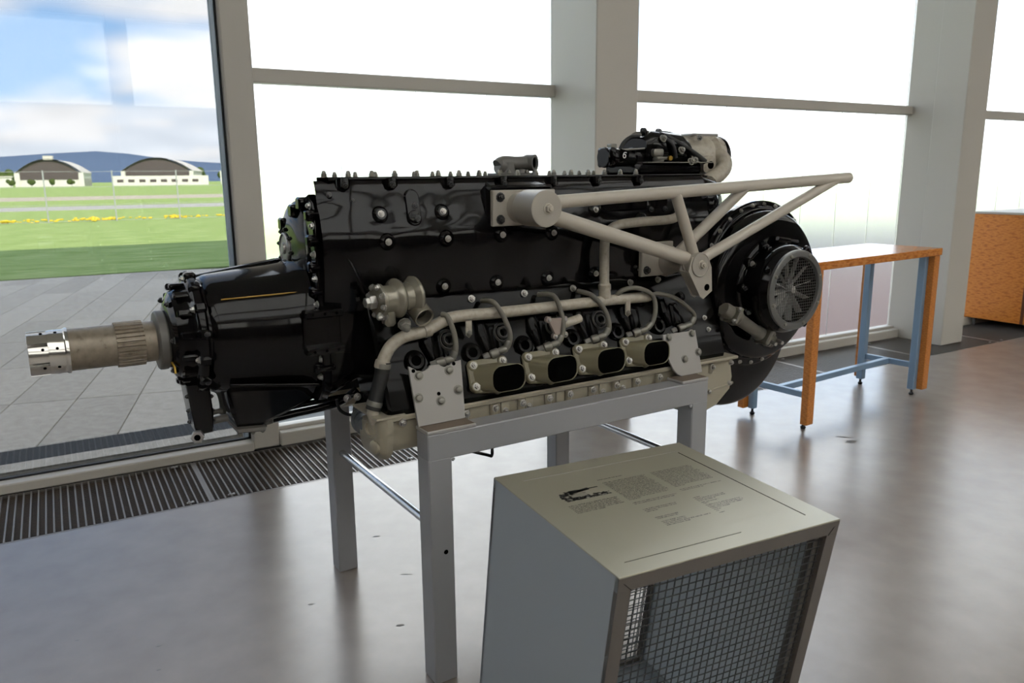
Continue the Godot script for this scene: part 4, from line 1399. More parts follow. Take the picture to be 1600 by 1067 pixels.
func build_supercharger() -> void:
	var c := Vector3(1.70, 1.135, 0)
	var zx := Transform3D(Basis(), c)
	var dr := MB.new()
	dr.lathe([[0.20, -0.16], [0.28, -0.14], [0.32, -0.10], [0.335, -0.04], [0.338, 0.14], [0.342, 0.19], [0.356, 0.20], [0.358, 0.206], [0.358, 0.226], [0.352, 0.232], [0.33, 0.234], [0.322, 0.24], [0.319, 0.262], [0.314, 0.282], [0.30, 0.295], [0.27, 0.301], [0.22, 0.304], [0.0, 0.304]], zx, 72)
	var body := part(eng, "supercharger", dr, mats.black)
	for i in 30:
		var a := TAU * i / 30.0 + 0.06
		bolt(body, c + Vector3(cos(a) * 0.342, sin(a) * 0.342, 0.232), Vector3(0, 0, 1), 0.0072, "nut", mats.nut if i % 2 == 0 or sin(a) < 0.2 else mats.dull_nut)
	var dm := MB.new()
	var c2 := Vector3(1.685, 1.14, 0)
	dm.lathe([[0.208, 0.29], [0.207, 0.312], [0.20, 0.322], [0.188, 0.326], [0.178, 0.322], [0.172, 0.33], [0.165, 0.36], [0.16, 0.37], [0.0, 0.371]], Transform3D(Basis(), c2), 56)
	var dome := part(eng, "inlet_casing", dm, mats.black)
	for i in 11:
		var a := TAU * i / 11.0 + 0.25
		var p := c2 + Vector3(cos(a) * 0.185, sin(a) * 0.185, 0.325)
		var b := MB.new()
		b.lathe([[0.024, -0.01], [0.021, 0.012], [0.015, 0.018], [0.0, 0.018]], fr(p, Vector3(0, 0, 1)), 14)
		b.box(c2 + Vector3(cos(a) * 0.17, sin(a) * 0.17, 0.34), Vector3(0.03, 0.024, 0.05), 0.008, Basis(Vector3(0, 0, 1), a))
		part(dome, "boss", b, mats.black)
		bolt(dome, p + Vector3(0, 0, 0.017), Vector3(0, 0, 1), 0.0085, "nut", mats.dull_nut if i in [4, 6] else mats.black_nut)
	var tb := MB.new()
	tb.box(c2 + Vector3(0.02, 0.19, 0.335), Vector3(0.10, 0.03, 0.05), 0.01, Basis(Vector3(0, 0, 1), -0.15))
	tb.tube(v3([c2.x + 0.06, c2.y + 0.187, 0.345, c2.x + 0.10, c2.y + 0.18, 0.36]), 0.011, 10)
	part(dome, "casting", tb, mats.black)
	# intake trunk, grey ring, guide vanes and wire guard
	var ic := Vector3(1.672, 1.138, 0)
	var it := Transform3D(Basis(), ic)
	var tk := MB.new()
	tk.pipe([[0.150, 0.33], [0.172, 0.33], [0.174, 0.36], [0.182, 0.375], [0.183, 0.405], [0.178, 0.425], [0.166, 0.438], [0.16, 0.452], [0.142, 0.452], [0.140, 0.36]], it, 56)
	var trunk := part(eng, "intake_trunk", tk, mats.black)
	var rg := MB.new()
	rg.pipe([[0.134, 0.447], [0.134, 0.456], [0.138, 0.462], [0.158, 0.462], [0.164, 0.458], [0.164, 0.447]], it, 56)
	var ring := part(trunk, "ring", rg, mats.ring_grey)
	for i in 8:
		var a := TAU * i / 8.0 + 0.35
		bolt(trunk, ic + Vector3(cos(a) * 0.149, sin(a) * 0.149, 0.461), Vector3(0, 0, 1), 0.0068, "screw", mats.dull_nut)
	for a in [0.0, 1.1, -1.0, 2.6]:
		var lg := MB.new()
		lg.box(ic + Vector3(cos(a) * 0.178, sin(a) * 0.178, 0.43), Vector3(0.03, 0.024, 0.02), 0.005, Basis(Vector3(0, 0, 1), a))
		part(trunk, "lug", lg, mats.black)
	var dk := MB.new()
	dk.lathe([[0.0, 0.36], [0.139, 0.36], [0.139, 0.362], [0.0, 0.362]], it, 40)
	part(trunk, "throat", dk, mats.hole)  # black disc in place of the shade deep in the intake
	for i in 12:
		var a := TAU * i / 12.0 + 0.15
		var v := MB.new()
		var bs := Basis(Vector3(0, 0, 1), a) * Basis(Vector3.RIGHT, 1.2)
		v.box(ic + Vector3(cos(a) * 0.076, sin(a) * 0.076, 0.412), Vector3(0.118, 0.028, 0.0022), 0.001, bs)
		part(trunk, "guide_vane", v, mats.vane)
	var hb := MB.new()
	hb.lathe([[0.02, 0.36], [0.02, 0.43], [0.014, 0.444], [0.0, 0.448]], it, 20)
	part(trunk, "hub", hb, mats.vane)
	var wm := MB.new()
	for i in range(-11, 12):
		var o := i * 0.0118
		var h := sqrt(maxf(0.0, 0.135 * 0.135 - o * o))
		wm.box(ic + Vector3(o, 0, 0.4515), Vector3(0.0015, h * 2, 0.0015))
		wm.box(ic + Vector3(0, o, 0.453), Vector3(h * 2, 0.0015, 0.0015))
	part(trunk, "wire_guard", wm, mats.guard).set_meta("kind", "stuff")
	# outlet volute behind and below
	var vo := MB.new()
	vo.lathe([[0.20, -0.02], [0.30, -0.01], [0.345, 0.02], [0.362, 0.065], [0.365, 0.10], [0.355, 0.125], [0.33, 0.145], [0.25, 0.15]], Transform3D(Basis(), Vector3(1.692, 0.93, 0)), 60)
	vo.tube(smooth(v3([1.50, 0.80, 0.1, 1.43, 0.83, 0.1, 1.36, 0.90, 0.05, 1.32, 0.98, -0.02]), 4), [0.10, 0.10, 0.10, 0.10, 0.10, 0.10, 0.10, 0.10, 0.10, 0.10, 0.10, 0.10, 0.10], 18)
	var vol := part(eng, "volute", vo, mats.black)
	var fn := MB.new()
	fn.tube(smooth(v3([1.42, 0.80, 0.25, 1.50, 0.79, 0.21, 1.56, 0.80, 0.16]), 4), 0.022, 10)
	fn.box(Vector3(1.46, 0.775, 0.22), Vector3(0.09, 0.03, 0.04), 0.01)
	part(vol, "drain_fitting", fn, mats.satin)
	# boost control lying across the lower left of the disc
	var p0 := Vector3(1.425, 1.045, 0.352)
	var p1 := Vector3(1.60, 0.937, 0.372)
	var d := (p1 - p0).normalized()
	var x := fr(p0, d)
	var ln := p0.distance_to(p1)
	var bc := MB.new()
	bc.lathe([[0.03, 0.0], [0.037, 0.004], [0.037, 0.02], [0.033, 0.024], [0.026, 0.045], [0.024, ln - 0.06], [0.03, ln - 0.052], [0.03, ln - 0.03]], x, 24)
	var act := part(eng, "boost_control", bc, mats.control)
	var hd := MB.new()
	hd.box(x * Vector3(0, 0, -0.006), Vector3(0.092, 0.07, 0.014), 0.004, x.basis)
	hd.box(x * Vector3(0.008, 0.0, -0.03), Vector3(0.06, 0.056, 0.04), 0.008, x.basis)
	hd.lathe([[0.026, -0.06], [0.03, -0.05], [0.03, -0.02]], x, 14)
	hd.lathe([[0.012, 0.0], [0.012, 0.05], [0.008, 0.055]], x * fr(Vector3(0.0, 0, -0.04), Vector3(1, 0.2, 0.2)), 12)
	part(act, "valve_head", hd, mats.control)
	var tl := MB.new()
	tl.box(x * Vector3(0, 0, ln - 0.005), Vector3(0.078, 0.066, 0.02), 0.005, x.basis)
	tl.box(x * Vector3(0.005, 0, ln + 0.025), Vector3(0.058, 0.052, 0.05), 0.008, x.basis)
	part(act, "end_block", tl, mats.control)
	for q in [[0.03, 0.024], [-0.03, 0.024], [0.03, -0.024], [-0.03, -0.024]]:
		bolt(act, x * Vector3(q[0], q[1], ln + 0.005), d, 0.0075, "nut", mats.nut)
		bolt(act, x * Vector3(q[0] * 1.2, q[1] * 1.1, -0.012), -d, 0.0075, "nut", mats.nut)
	for k in 2:
		var st := MB.new()
		st.tube(PackedVector3Array([x * Vector3(-0.03, -0.01 + 0.02 * k, ln + 0.01 + 0.03 * k), x * Vector3(-0.062, -0.015 + 0.02 * k, ln + 0.012 + 0.03 * k)]), 0.008, 10)
		part(act, "stub", st, mats.nut)

func build_bearer() -> void:
	# welded tube truss that carries the engine: two joints with rubber drums, five tubes
	var top := Vector3(0.451, 1.501, 0.43)
	var low := Vector3(1.145, 1.275, 0.44)
	var tail := Vector3(1.93, 1.578, 0.42)
	var root := Node3D.new()
	root.name = "bearer"
	eng.add_child(root, true)
	var tubes := [[Vector3(0.48, 1.519, 0.41), Vector3(2.012, 1.584, 0.42), 0.0222], [Vector3(0.47, 1.480, 0.41), low + Vector3(-0.01, 0.015, -0.05), 0.0262], [low + Vector3(0, 0.03, -0.04), Vector3(1.027, 1.535, 0.415), 0.0205], [Vector3(1.13, 1.30, 0.315), Vector3(1.385, 1.553, 0.415), 0.0212], [low + Vector3(0.02, 0.01, -0.04), tail, 0.0205]]
	for q in tubes:
		var mb := MB.new()
		mb.tube(PackedVector3Array([q[0], q[1]]), q[2], 20)
		part(root, "tube", mb, mats.bearer)
	var tb := MB.new()
	tb.lathe([[0.013, 0.0], [0.013, 0.0022], [0.0, 0.0023]], fr(Vector3(2.011, 1.584, 0.42), Vector3(1, 0.04, 0)), 16)
	part(root, "tube_bore", tb, mats.hole)
	# front joint: plate on the crankcase, neck, drum
	var pl := MB.new()
	pl.box(Vector3(0.472, 1.50, 0.266), Vector3(0.25, 0.118, 0.02), 0.003)
	var pad := part(root, "mounting_pad", pl, mats.bearer_grey)
	for q in [[0.375, 1.536], [0.375, 1.463], [0.575, 1.536]]:
		bolt(pad, Vector3(q[0], q[1], 0.275), Vector3(0, 0, 1), 0.0115, "nut", mats.black_nut)
	var nk := MB.new()
	nk.loft([ring3(rounded(0.16, 0.09, 0.03), plate_xy(0.274)), ring3(rounded(0.10, 0.085, 0.042), Transform3D(Basis(), Vector3(0.0, 0, 0.33)))])
	var dsh := MB.new()
	dsh.lathe([[0.056, 0.27], [0.048, 0.284], [0.044, 0.33]], Transform3D(Basis(), Vector3(top.x, top.y, 0)), 28)
	dsh.lathe([[0.052, 0.318], [0.058, 0.322], [0.0595, 0.328], [0.0595, 0.432], [0.0585, 0.4345], [0.054, 0.436], [0.0, 0.436]], Transform3D(Basis(), Vector3(top.x, top.y, 0)), 44)
	var drum := part(root, "rubber_drum", dsh, mats.bearer_grey)
	bolt(drum, Vector3(top.x + 0.004, top.y, 0.4362), Vector3(0, 0, 1), 0.0125, "nut", mats.bearer)
	# rear joint: pad, stub, drum and gusset plate
	var p2 := MB.new()
	p2.box(Vector3(1.07, 1.29, 0.275), Vector3(0.16, 0.128, 0.02), 0.003)
	var pad2 := part(root, "mounting_pad", p2, mats.bearer_grey)
	bolt(pad2, Vector3(1.015, 1.25, 0.285), Vector3(0, 0, 1), 0.0115, "nut", mats.black_nut)
	bolt(pad2, Vector3(1.015, 1.335, 0.285), Vector3(0, 0, 1), 0.0115, "nut", mats.black_nut)
	var s2 := MB.new()
	s2.lathe([[0.062, 0.27], [0.05, 0.30], [0.04, 0.33], [0.04, 0.40]], Transform3D(Basis(), Vector3(1.13, 1.28, 0)), 26)
	s2.lathe([[0.043, 0.385], [0.0455, 0.388], [0.0455, 0.436], [0.044, 0.4385], [0.041, 0.439], [0.040, 0.437], [0.0, 0.437]], Transform3D(Basis(), Vector3(low.x, low.y, 0)), 36)
	var drum2 := part(root, "rubber_drum", s2, mats.bearer_grey)
	bolt(drum2, Vector3(low.x + 0.003, low.y, 0.437), Vector3(0, 0, 1), 0.012, "nut", mats.bearer)
	for q in [[0.428, 0.006], [0.385, 0.006]]:
		var g := MB.new()
		g.prism(v2([1.085, 1.255, 1.10, 1.305, 1.185, 1.30, 1.205, 1.262, 1.212, 1.172, 1.168, 1.145, 1.15, 1.155]), plate_xy(q[0]), q[1], 0.001)
		part(root, "gusset_plate", g, mats.bearer_grey)
	var gw := MB.new()
	gw.box(Vector3(1.123, 1.205, 0.408), Vector3(0.005, 0.12, 0.04), 0.001, Basis(Vector3(0, 0, 1), 0.62))
	part(root, "gusset_web", gw, mats.bearer_grey)
	var gh := MB.new()
	gh.lathe([[0.013, 0.0], [0.013, 0.0011], [0.0, 0.0012]], fr(Vector3(1.183, 1.188, 0.434), Vector3(0, 0, 1)), 16)
	part(root, "bolt_hole", gh, mats.hole)

func build_accessories() -> void:
	# water outlet on the top cover
	var we := MB.new()
	we.box(Vector3(0.597, 1.610, 0), Vector3(0.17, 0.012, 0.08), 0.004)
	we.lathe([[0.034, 1.612], [0.03, 1.63], [0.03, 1.652]], Transform3D(Basis(Vector3(1, 0, 0), Vector3(0, 0, -1), Vector3(0, 1, 0)), Vector3(0.575, 0, 0)), 20)
	we.lathe([[0.034, 1.612], [0.03, 1.63], [0.03, 1.652]], Transform3D(Basis(Vector3(1, 0, 0), Vector3(0, 0, -1), Vector3(0, 1, 0)), Vector3(0.635, 0, 0)), 20)
	we.tube(smooth(v3([0.535, 1.64, 0.0, 0.56, 1.652, 0.0, 0.61, 1.65, 0.005, 0.66, 1.652, 0.03]), 5), 0.026, 18)
	we.lathe([[0.024, -0.03], [0.028, -0.02], [0.029, 0.0], [0.026, 0.004]], fr(Vector3(0.538, 1.643, 0), Vector3(-1, 0.25, 0)), 18)
	we.pipe([[0.021, -0.03], [0.028, -0.03], [0.0305, -0.02], [0.0305, 0.012], [0.021, 0.012]], fr(Vector3(0.664, 1.652, 0.034), Vector3(0.6, 0, 1)), 22)
	var wo := part(eng, "water_outlet", we, mats.grey_cast)
	var wh := MB.new()
	wh.lathe([[0.0209, -0.02], [0.0209, 0.004], [0.0, 0.0041]], fr(Vector3(0.664, 1.652, 0.034), Vector3(0.6, 0, 1)), 18)
	part(wo, "bore", wh, mats.hole)
	for x in [0.525, 0.56, 0.64, 0.672]:
		bolt(wo, Vector3(x, 1.616, 0.036), Vector3.UP, 0.007, "nut", mats.dull_nut)
	# regulator pump beside the crankcase front
	var c := Vector3(-0.02, 1.245, 0.335)
	var ax := fr(c, Vector3(1, 0.03, -0.12))
	var pm := MB.new()
	pm.lathe([[0.03, -0.088], [0.05, -0.084], [0.052, -0.072], [0.044, -0.066], [0.045, -0.04], [0.05, -0.034], [0.06, -0.026], [0.062, -0.018], [0.058, -0.009], [0.047, -0.002], [0.044, 0.012], [0.045, 0.024], [0.053, 0.03], [0.0615, 0.038], [0.0615, 0.046], [0.055, 0.054], [0.04, 0.06], [0.0, 0.062]], ax, 40)
	pm.box(c + Vector3(-0.05, -0.05, 0.015), Vector3(0.035, 0.06, 0.04), 0.008)
	var pump := part(eng, "regulator_pump", pm, mats.pump)
	for i in 8:
		var a := TAU * i / 8.0 + 0.3
		bolt(pump, ax * Vector3(cos(a) * 0.044, sin(a) * 0.044, -0.083), -ax.basis.z, 0.0078, "nut", mats.nut)
	var hx := MB.new()
	hx.prism(ngon(6, 0.022), ax * fr(Vector3(0, 0, -0.09), Vector3(0, 0, -1)), 0.022, 0.003)
	hx.prism(ngon(6, 0.016), ax * fr(Vector3(0, 0, -0.11), Vector3(0, 0, -1)), 0.014, 0.002)
	part(pump, "end_nut", hx, mats.nut)
	var ot := MB.new()
	var of := fr(Vector3(0.037, 1.185, 0.37), Vector3(0.1, -0.55, 1))
	ot.pipe([[0.026, -0.06], [0.033, -0.06], [0.033, 0.004], [0.031, 0.007], [0.026, 0.004]], of, 26)
	var outlet := part(pump, "outlet", ot, mats.pump)
	var oh := MB.new()
	oh.lathe([[0.026, -0.03], [0.026, -0.026], [0.0, -0.026]], of, 18)
	part(pump, "outlet_bore", oh, mats.bore)
	bolt(pump, Vector3(-0.035, 1.172, 0.385), Vector3(-0.2, -0.4, 1), 0.016, "cap", mats.dull_nut)
	bolt(pump, Vector3(-0.088, 1.20, 0.36), Vector3(-1, -0.2, 0.3), 0.012, "cap", mats.nut)
	# starter coupling low at the front, oil filter plate
	var sf := fr(Vector3(-0.10, 0.836, 0.20), Vector3(-0.55, 0, 1))
	var st := MB.new()
	st.lathe([[0.046, -0.08], [0.047, -0.03], [0.05, -0.026], [0.05, -0.014], [0.044, -0.01], [0.043, 0.0], [0.047, 0.004], [0.047, 0.014], [0.038, 0.018], [0.034, 0.03], [0.022, 0.034], [0.02, 0.05], [0.0, 0.052]], sf, 32)
	var cp := part(eng, "starter_coupling", st, mats.coupling)
	var sb := MB.new()
	sb.lathe([[0.05, -0.2], [0.056, -0.16], [0.056, -0.09], [0.048, -0.08]], sf, 24)
	sb.box(Vector3(-0.02, 0.80, 0.20), Vector3(0.14, 0.07, 0.12), 0.02)
	part(cp, "motor", sb, mats.black)
	var fp := MB.new()
	fp.prism(rounded(0.05, 0.12, 0.024, 5), fr(Vector3(-0.075, 0.955, 0.30), Vector3(-0.9, 0, 1)), 0.02, 0.005)
	fp.prism(rounded(0.02, 0.08, 0.0095, 5), fr(Vector3(-0.088, 0.955, 0.314), Vector3(-0.9, 0, 1)), 0.012, 0.003)
	var fpl := part(eng, "side_cover", fp, mats.grey_cast)
	bolt(fpl, Vector3(-0.07, 0.905, 0.33), Vector3(-0.6, 0, 1), 0.01, "nut", mats.nut)
	bolt(fpl, Vector3(-0.085, 1.005, 0.32), Vector3(-0.6, 0, 1), 0.007, "nut", mats.dull_nut)
	for x in [-0.145, -0.11, -0.075]:
		bolt(eng, Vector3(x, 0.905, 0.16), Vector3(0, 0, 1), 0.009, "nut", mats.nut)
	# black magneto group on the rear of the top cover
	var mg := MB.new()
	mg.box(Vector3(1.27, 1.628, 0.03), Vector3(0.36, 0.05, 0.20), 0.012)
	mg.loft([ring3(rounded(0.15, 0.10, 0.03), fr(Vector3(1.16, 1.70, 0.03), Vector3.RIGHT)), ring3(rounded(0.17, 0.13, 0.05), fr(Vector3(1.20, 1.712, 0.03), Vector3.RIGHT)), ring3(rounded(0.17, 0.13, 0.05), fr(Vector3(1.36, 1.706, 0.03), Vector3.RIGHT)), ring3(rounded(0.13, 0.10, 0.04), fr(Vector3(1.42, 1.69, 0.03), Vector3.RIGHT))])
	var mag := part(eng, "magneto", mg, mats.black)
	var m2 := MB.new()
	m2.lathe([[0.036, -0.02], [0.04, -0.012], [0.04, 0.03], [0.036, 0.034], [0.034, 0.12], [0.04, 0.125], [0.044, 0.17]], axis_x(Vector3(1.005, 1.672, 0.05)), 24)
	m2.box(Vector3(1.005, 1.672, 0.05), Vector3(0.03, 0.075, 0.09), 0.008)
	m2.box(Vector3(1.05, 1.672, 0.05), Vector3(0.05, 0.06, 0.075), 0.008)
	var ad := part(mag, "distributor", m2, mats.black)
	var lb := MB.new()
	lb.box(Vector3(1.058, 1.682, 0.09), Vector3(0.05, 0.036, 0.003), 0.001, Basis(Vector3(0, 0, 1), -0.25))
	part(mag, "number_plate", lb, mats.black)
	var tm := TextMesh.new()
	tm.text = "6"
	tm.font_size = 32
	tm.pixel_size = 0.0011
	tm.depth = 0.001
	put(mag, "number", tm, mats.pale, Transform3D(Basis(Vector3(0, 0, 1), -0.3), Vector3(1.06, 1.682, 0.0925)))
	var cap := MB.new()
	cap.box(Vector3(1.03, 1.715, 0.05), Vector3(0.03, 0.018, 0.03), 0.003)
	part(mag, "terminal", cap, mats.dull_nut)
	var lk := MB.new()
	lk.tube(v3([1.04, 1.70, 0.07, 1.19, 1.708, 0.10]), 0.004, 8)
	lk.lathe([[0.022, 0.0], [0.024, 0.006], [0.022, 0.014], [0.012, 0.018], [0.0, 0.018]], fr(Vector3(1.21, 1.655, 0.12), Vector3.UP), 18)
	lk.box(Vector3(1.205, 1.69, 0.12), Vector3(0.05, 0.03, 0.03), 0.006)
	lk.box(Vector3(1.215, 1.668, 0.13), Vector3(0.06, 0.012, 0.03), 0.004)
	part(mag, "linkage", lk, mats.dull_nut)
	var br := MB.new()
	br.lathe([[0.01, 0.0], [0.01, 0.01], [0.0, 0.011]], fr(Vector3(1.245, 1.668, 0.145), Vector3(0, 0, 1)), 10)
	part(mag, "brass_screw", br, mats.brass)
	var pt := MB.new()
	pt.box(Vector3(1.31, 1.652, 0.07), Vector3(0.36, 0.004, 0.16), 0.001)
	part(mag, "joint_plate", pt, mats.dull_nut)
	for q in [[[1.07, 1.70, 0.05, 1.09, 1.73, 0.05, 1.13, 1.752, 0.05, 1.19, 1.752, 0.05], 0.008], [[1.20, 1.768, 0.05, 1.27, 1.755, 0.09, 1.38, 1.70, 0.12, 1.46, 1.655, 0.13], 0.012], [[1.25, 1.755, 0.10, 1.28, 1.72, 0.125, 1.30, 1.67, 0.125], 0.009], [[1.26, 1.77, 0.05, 1.35, 1.765, 0.05, 1.40, 1.72, 0.05], 0.009]]:
		var cb := MB.new()
		cb.tube(smooth(v3(q[0]), 5), q[1], 10)
		part(mag, "cable", cb, mats.rubber)
	for q in [[1.19, 1.775, 0.05], [1.29, 1.775, 0.03], [1.235, 1.745, 0.118], [1.33, 1.70, 0.125], [1.40, 1.66, 0.13], [1.37, 1.655, 0.14]]:
		bolt(mag, Vector3(q[0], q[1], q[2]), Vector3(0, 0.4, 1), 0.011, "nut", mats.dull_nut if q[2] > 0.1 else mats.black_nut)
	# beige charge pump at the very back of the top
	var bx := fr(Vector3(1.46, 1.685, -0.02), Vector3(1, -0.12, 0.1))
	var bp := MB.new()
	bp.lathe([[0.05, -0.03], [0.066, -0.02], [0.074, 0.0], [0.085, 0.05], [0.094, 0.09], [0.096, 0.11], [0.09, 0.125], [0.096, 0.14], [0.102, 0.147], [0.102, 0.185], [0.098, 0.19]], bx, 40)
	bp.loft([ring3(rounded(0.17, 0.12, 0.03), Transform3D(Basis(Vector3.RIGHT, Vector3.FORWARD, Vector3.UP), Vector3(1.56, 1.70, -0.02))), ring3(rounded(0.15, 0.11, 0.03), Transform3D(Basis(Vector3.RIGHT, Vector3.FORWARD, Vector3.UP), Vector3(1.555, 1.765, -0.02)))])
	bp.loft([ring3(rounded(0.10, 0.10, 0.03), plate_xy(0.0) * Transform3D(Basis(), Vector3(1.535, 1.65, 0.0))), ring3(rounded(0.07, 0.07, 0.02), plate_xy(0.09) * Transform3D(Basis(), Vector3(1.53, 1.645, 0.0)))])
	var pmp := part(eng, "charge_pump", bp, mats.beige)
	var lid := MB.new()
	lid.box(Vector3(1.555, 1.770, -0.02), Vector3(0.155, 0.010, 0.115), 0.003)
	part(pmp, "lid", lid, mats.alu)
	var ed := MB.new()
	ed.lathe([[0.104, 0.178], [0.105, 0.182], [0.105, 0.194], [0.098, 0.203], [0.0, 0.21]], bx, 40)
	part(pmp, "end_disc", ed, mats.satin)
	var ph := MB.new()
	ph.lathe([[0.016, 0.0], [0.016, 0.012], [0.0, 0.012]], fr(Vector3(1.535, 1.642, 0.082), Vector3(0, 0, 1)), 14)
	part(pmp, "port", ph, mats.hole)
	var ln := MB.new()
	ln.tube(v3([1.56, 1.58, -0.03, 1.69, 1.592, -0.03]), 0.02, 12)
	part(pmp, "drain_pipe", ln, mats.grey_cast)
	for q in [[1.49, 1.755], [1.63, 1.72], [1.60, 1.69], [1.47, 1.63], [1.58, 1.61]]:
		bolt(pmp, Vector3(q[0], q[1], 0.065), Vector3(0, 0.3, 1), 0.01, "nut", mats.dull_nut)

# ---------------------------------------------------------------- stand, plinth, table, cabinet

func build_stand() -> void:
	var o := thing("engine_stand", "grey painted steel stand of square tubes that carries the engine", "stand", Vector3(0.905, 0, -2.545), deg_to_rad(2.0))
	for s in [1, -1]:
		var z: float = 0.44 * s
		var b := MB.new()
		b.box(Vector3(0.5745, 0.7995, z), Vector3(1.181, 0.085, 0.08), 0.0035)
		part(o, "beam", b, mats.stand)
		for x in [0.024, 1.125]:
			var l := MB.new()
			l.box(Vector3(x, 0.381, z), Vector3(0.08, 0.762, 0.0796), 0.0035)
			l.box(Vector3(x + (0.045 if x < 0.5 else -0.045), 0.752, z), Vector3(0.012, 0.012, 0.078), 0.002, Basis(Vector3(0, 0, 1), PI / 4))
			part(o, "leg", l, mats.stand)
	for x in [0.024, 1.125]:
		var t := MB.new()
		t.tube(v3([x, 0.515, -0.405, x, 0.515, 0.405]), 0.0135, 16)
		part(o, "tie_rod", t, mats.tie)
	var pg := MB.new()
	pg.lathe([[0.0075, -0.004], [0.0075, 0.0008], [0.006, 0.0015], [0.0, 0.0016]], fr(Vector3(0.034, 0.452, 0.48), Vector3(0, 0, 1)), 14)
	part(o, "hole_plug", pg, mats.hole)
	for q in [[0.068, 0.168], [1.098, 0.134]]:
		for s in [1, -1]:
			var f := MB.new()
			f.box(Vector3(q[0], 0.8475, 0.438 * s), Vector3(q[1], 0.011, 0.085), 0.002)
			var ft := part(o, "foot_plate", f, mats.edge if s > 0 else mats.stand)
			if s > 0:
				block(ft, "wear_strip", mats.foot, q[0] - q[1] / 2 + 0.004, q[0] + q[1] / 2 - 0.004, 0.8528, 0.8537, 0.40, 0.474)
	# upright mounting plates, leaning in against the cylinder head
	var base := Transform3D(Basis(Vector3.RIGHT, Vector3(0, 0.9653, -0.2612), Vector3(0, 0.2612, 0.9653)), Vector3(0, 0.852, 0.409))
	var l := MB.new()
	var pl := PackedVector2Array([Vector2(-0.016, 0.0), Vector2(0.148, 0.0), Vector2(0.163, 0.185)])
	for i in 7:
		var a := -0.45 - 2.2 * i / 6.0
		pl.append(Vector2(0.107 + cos(a) * 0.026, 0.19 + sin(a) * 0.02))
	for i in 7:
		var a := -0.35 - 2.3 * i / 6.0
		pl.append(Vector2(0.024 + cos(a) * 0.03, 0.19 + sin(a) * 0.024))
	pl.append(Vector2(-0.02, 0.188))
	l.prism(pl, base, 0.009, 0.0012)
	var lp := part(o, "mounting_plate", l, mats.bracket)
	for q in [[0.009, 0.155], [0.115, 0.158], [0.137, 0.092], [-0.002, 0.087], [0.071, 0.067]]:
		bolt(lp, base * Vector3(q[0], q[1], 0.009), base.basis.z, 0.0105, "screw", mats.dull_nut)
	for q in [[-0.006, 0.172], [0.135, 0.176], [0.068, 0.09]]:
		var h := MB.new()
		h.lathe([[0.0062, 0.0], [0.0062, 0.0008], [0.0, 0.0009]], fr(base * Vector3(q[0], q[1], 0.009), base.basis.z), 14)
		part(lp, "hole", h, mats.hole)
	var r := MB.new()
	r.prism(v2([1.085, 0.0, 1.195, 0.0, 1.193, 0.165, 1.024, 0.166, 1.024, 0.135, 1.03, 0.095, 1.037, 0.06, 1.05, 0.03, 1.066, 0.01]), base, 0.009, 0.0012)
	var rp := part(o, "mounting_plate", r, mats.bracket)
	for q in [[1.05, 0.152], [1.17, 0.155], [1.19, 0.08], [1.115, 0.062]]:
		bolt(rp, base * Vector3(q[0], q[1], 0.009), base.basis.z, 0.0105, "screw", mats.dull_nut)

func skew_box(mb: MB, x0: float, x1: float, y0: float, y1: float, z0: float, z1: float) -> void:
	# a box whose depth slides back towards the floor, as the plinth leans
	var rings := []
	for z in [z0, z1]:
		var r := PackedVector3Array()
		for q in [[x0, y0], [x1, y0], [x1, y1], [x0, y1]]:
			r.append(Vector3(q[0], q[1], z - 0.182 * (0.82 - q[1])))
		rings.append(r)
	mb.loft(rings)

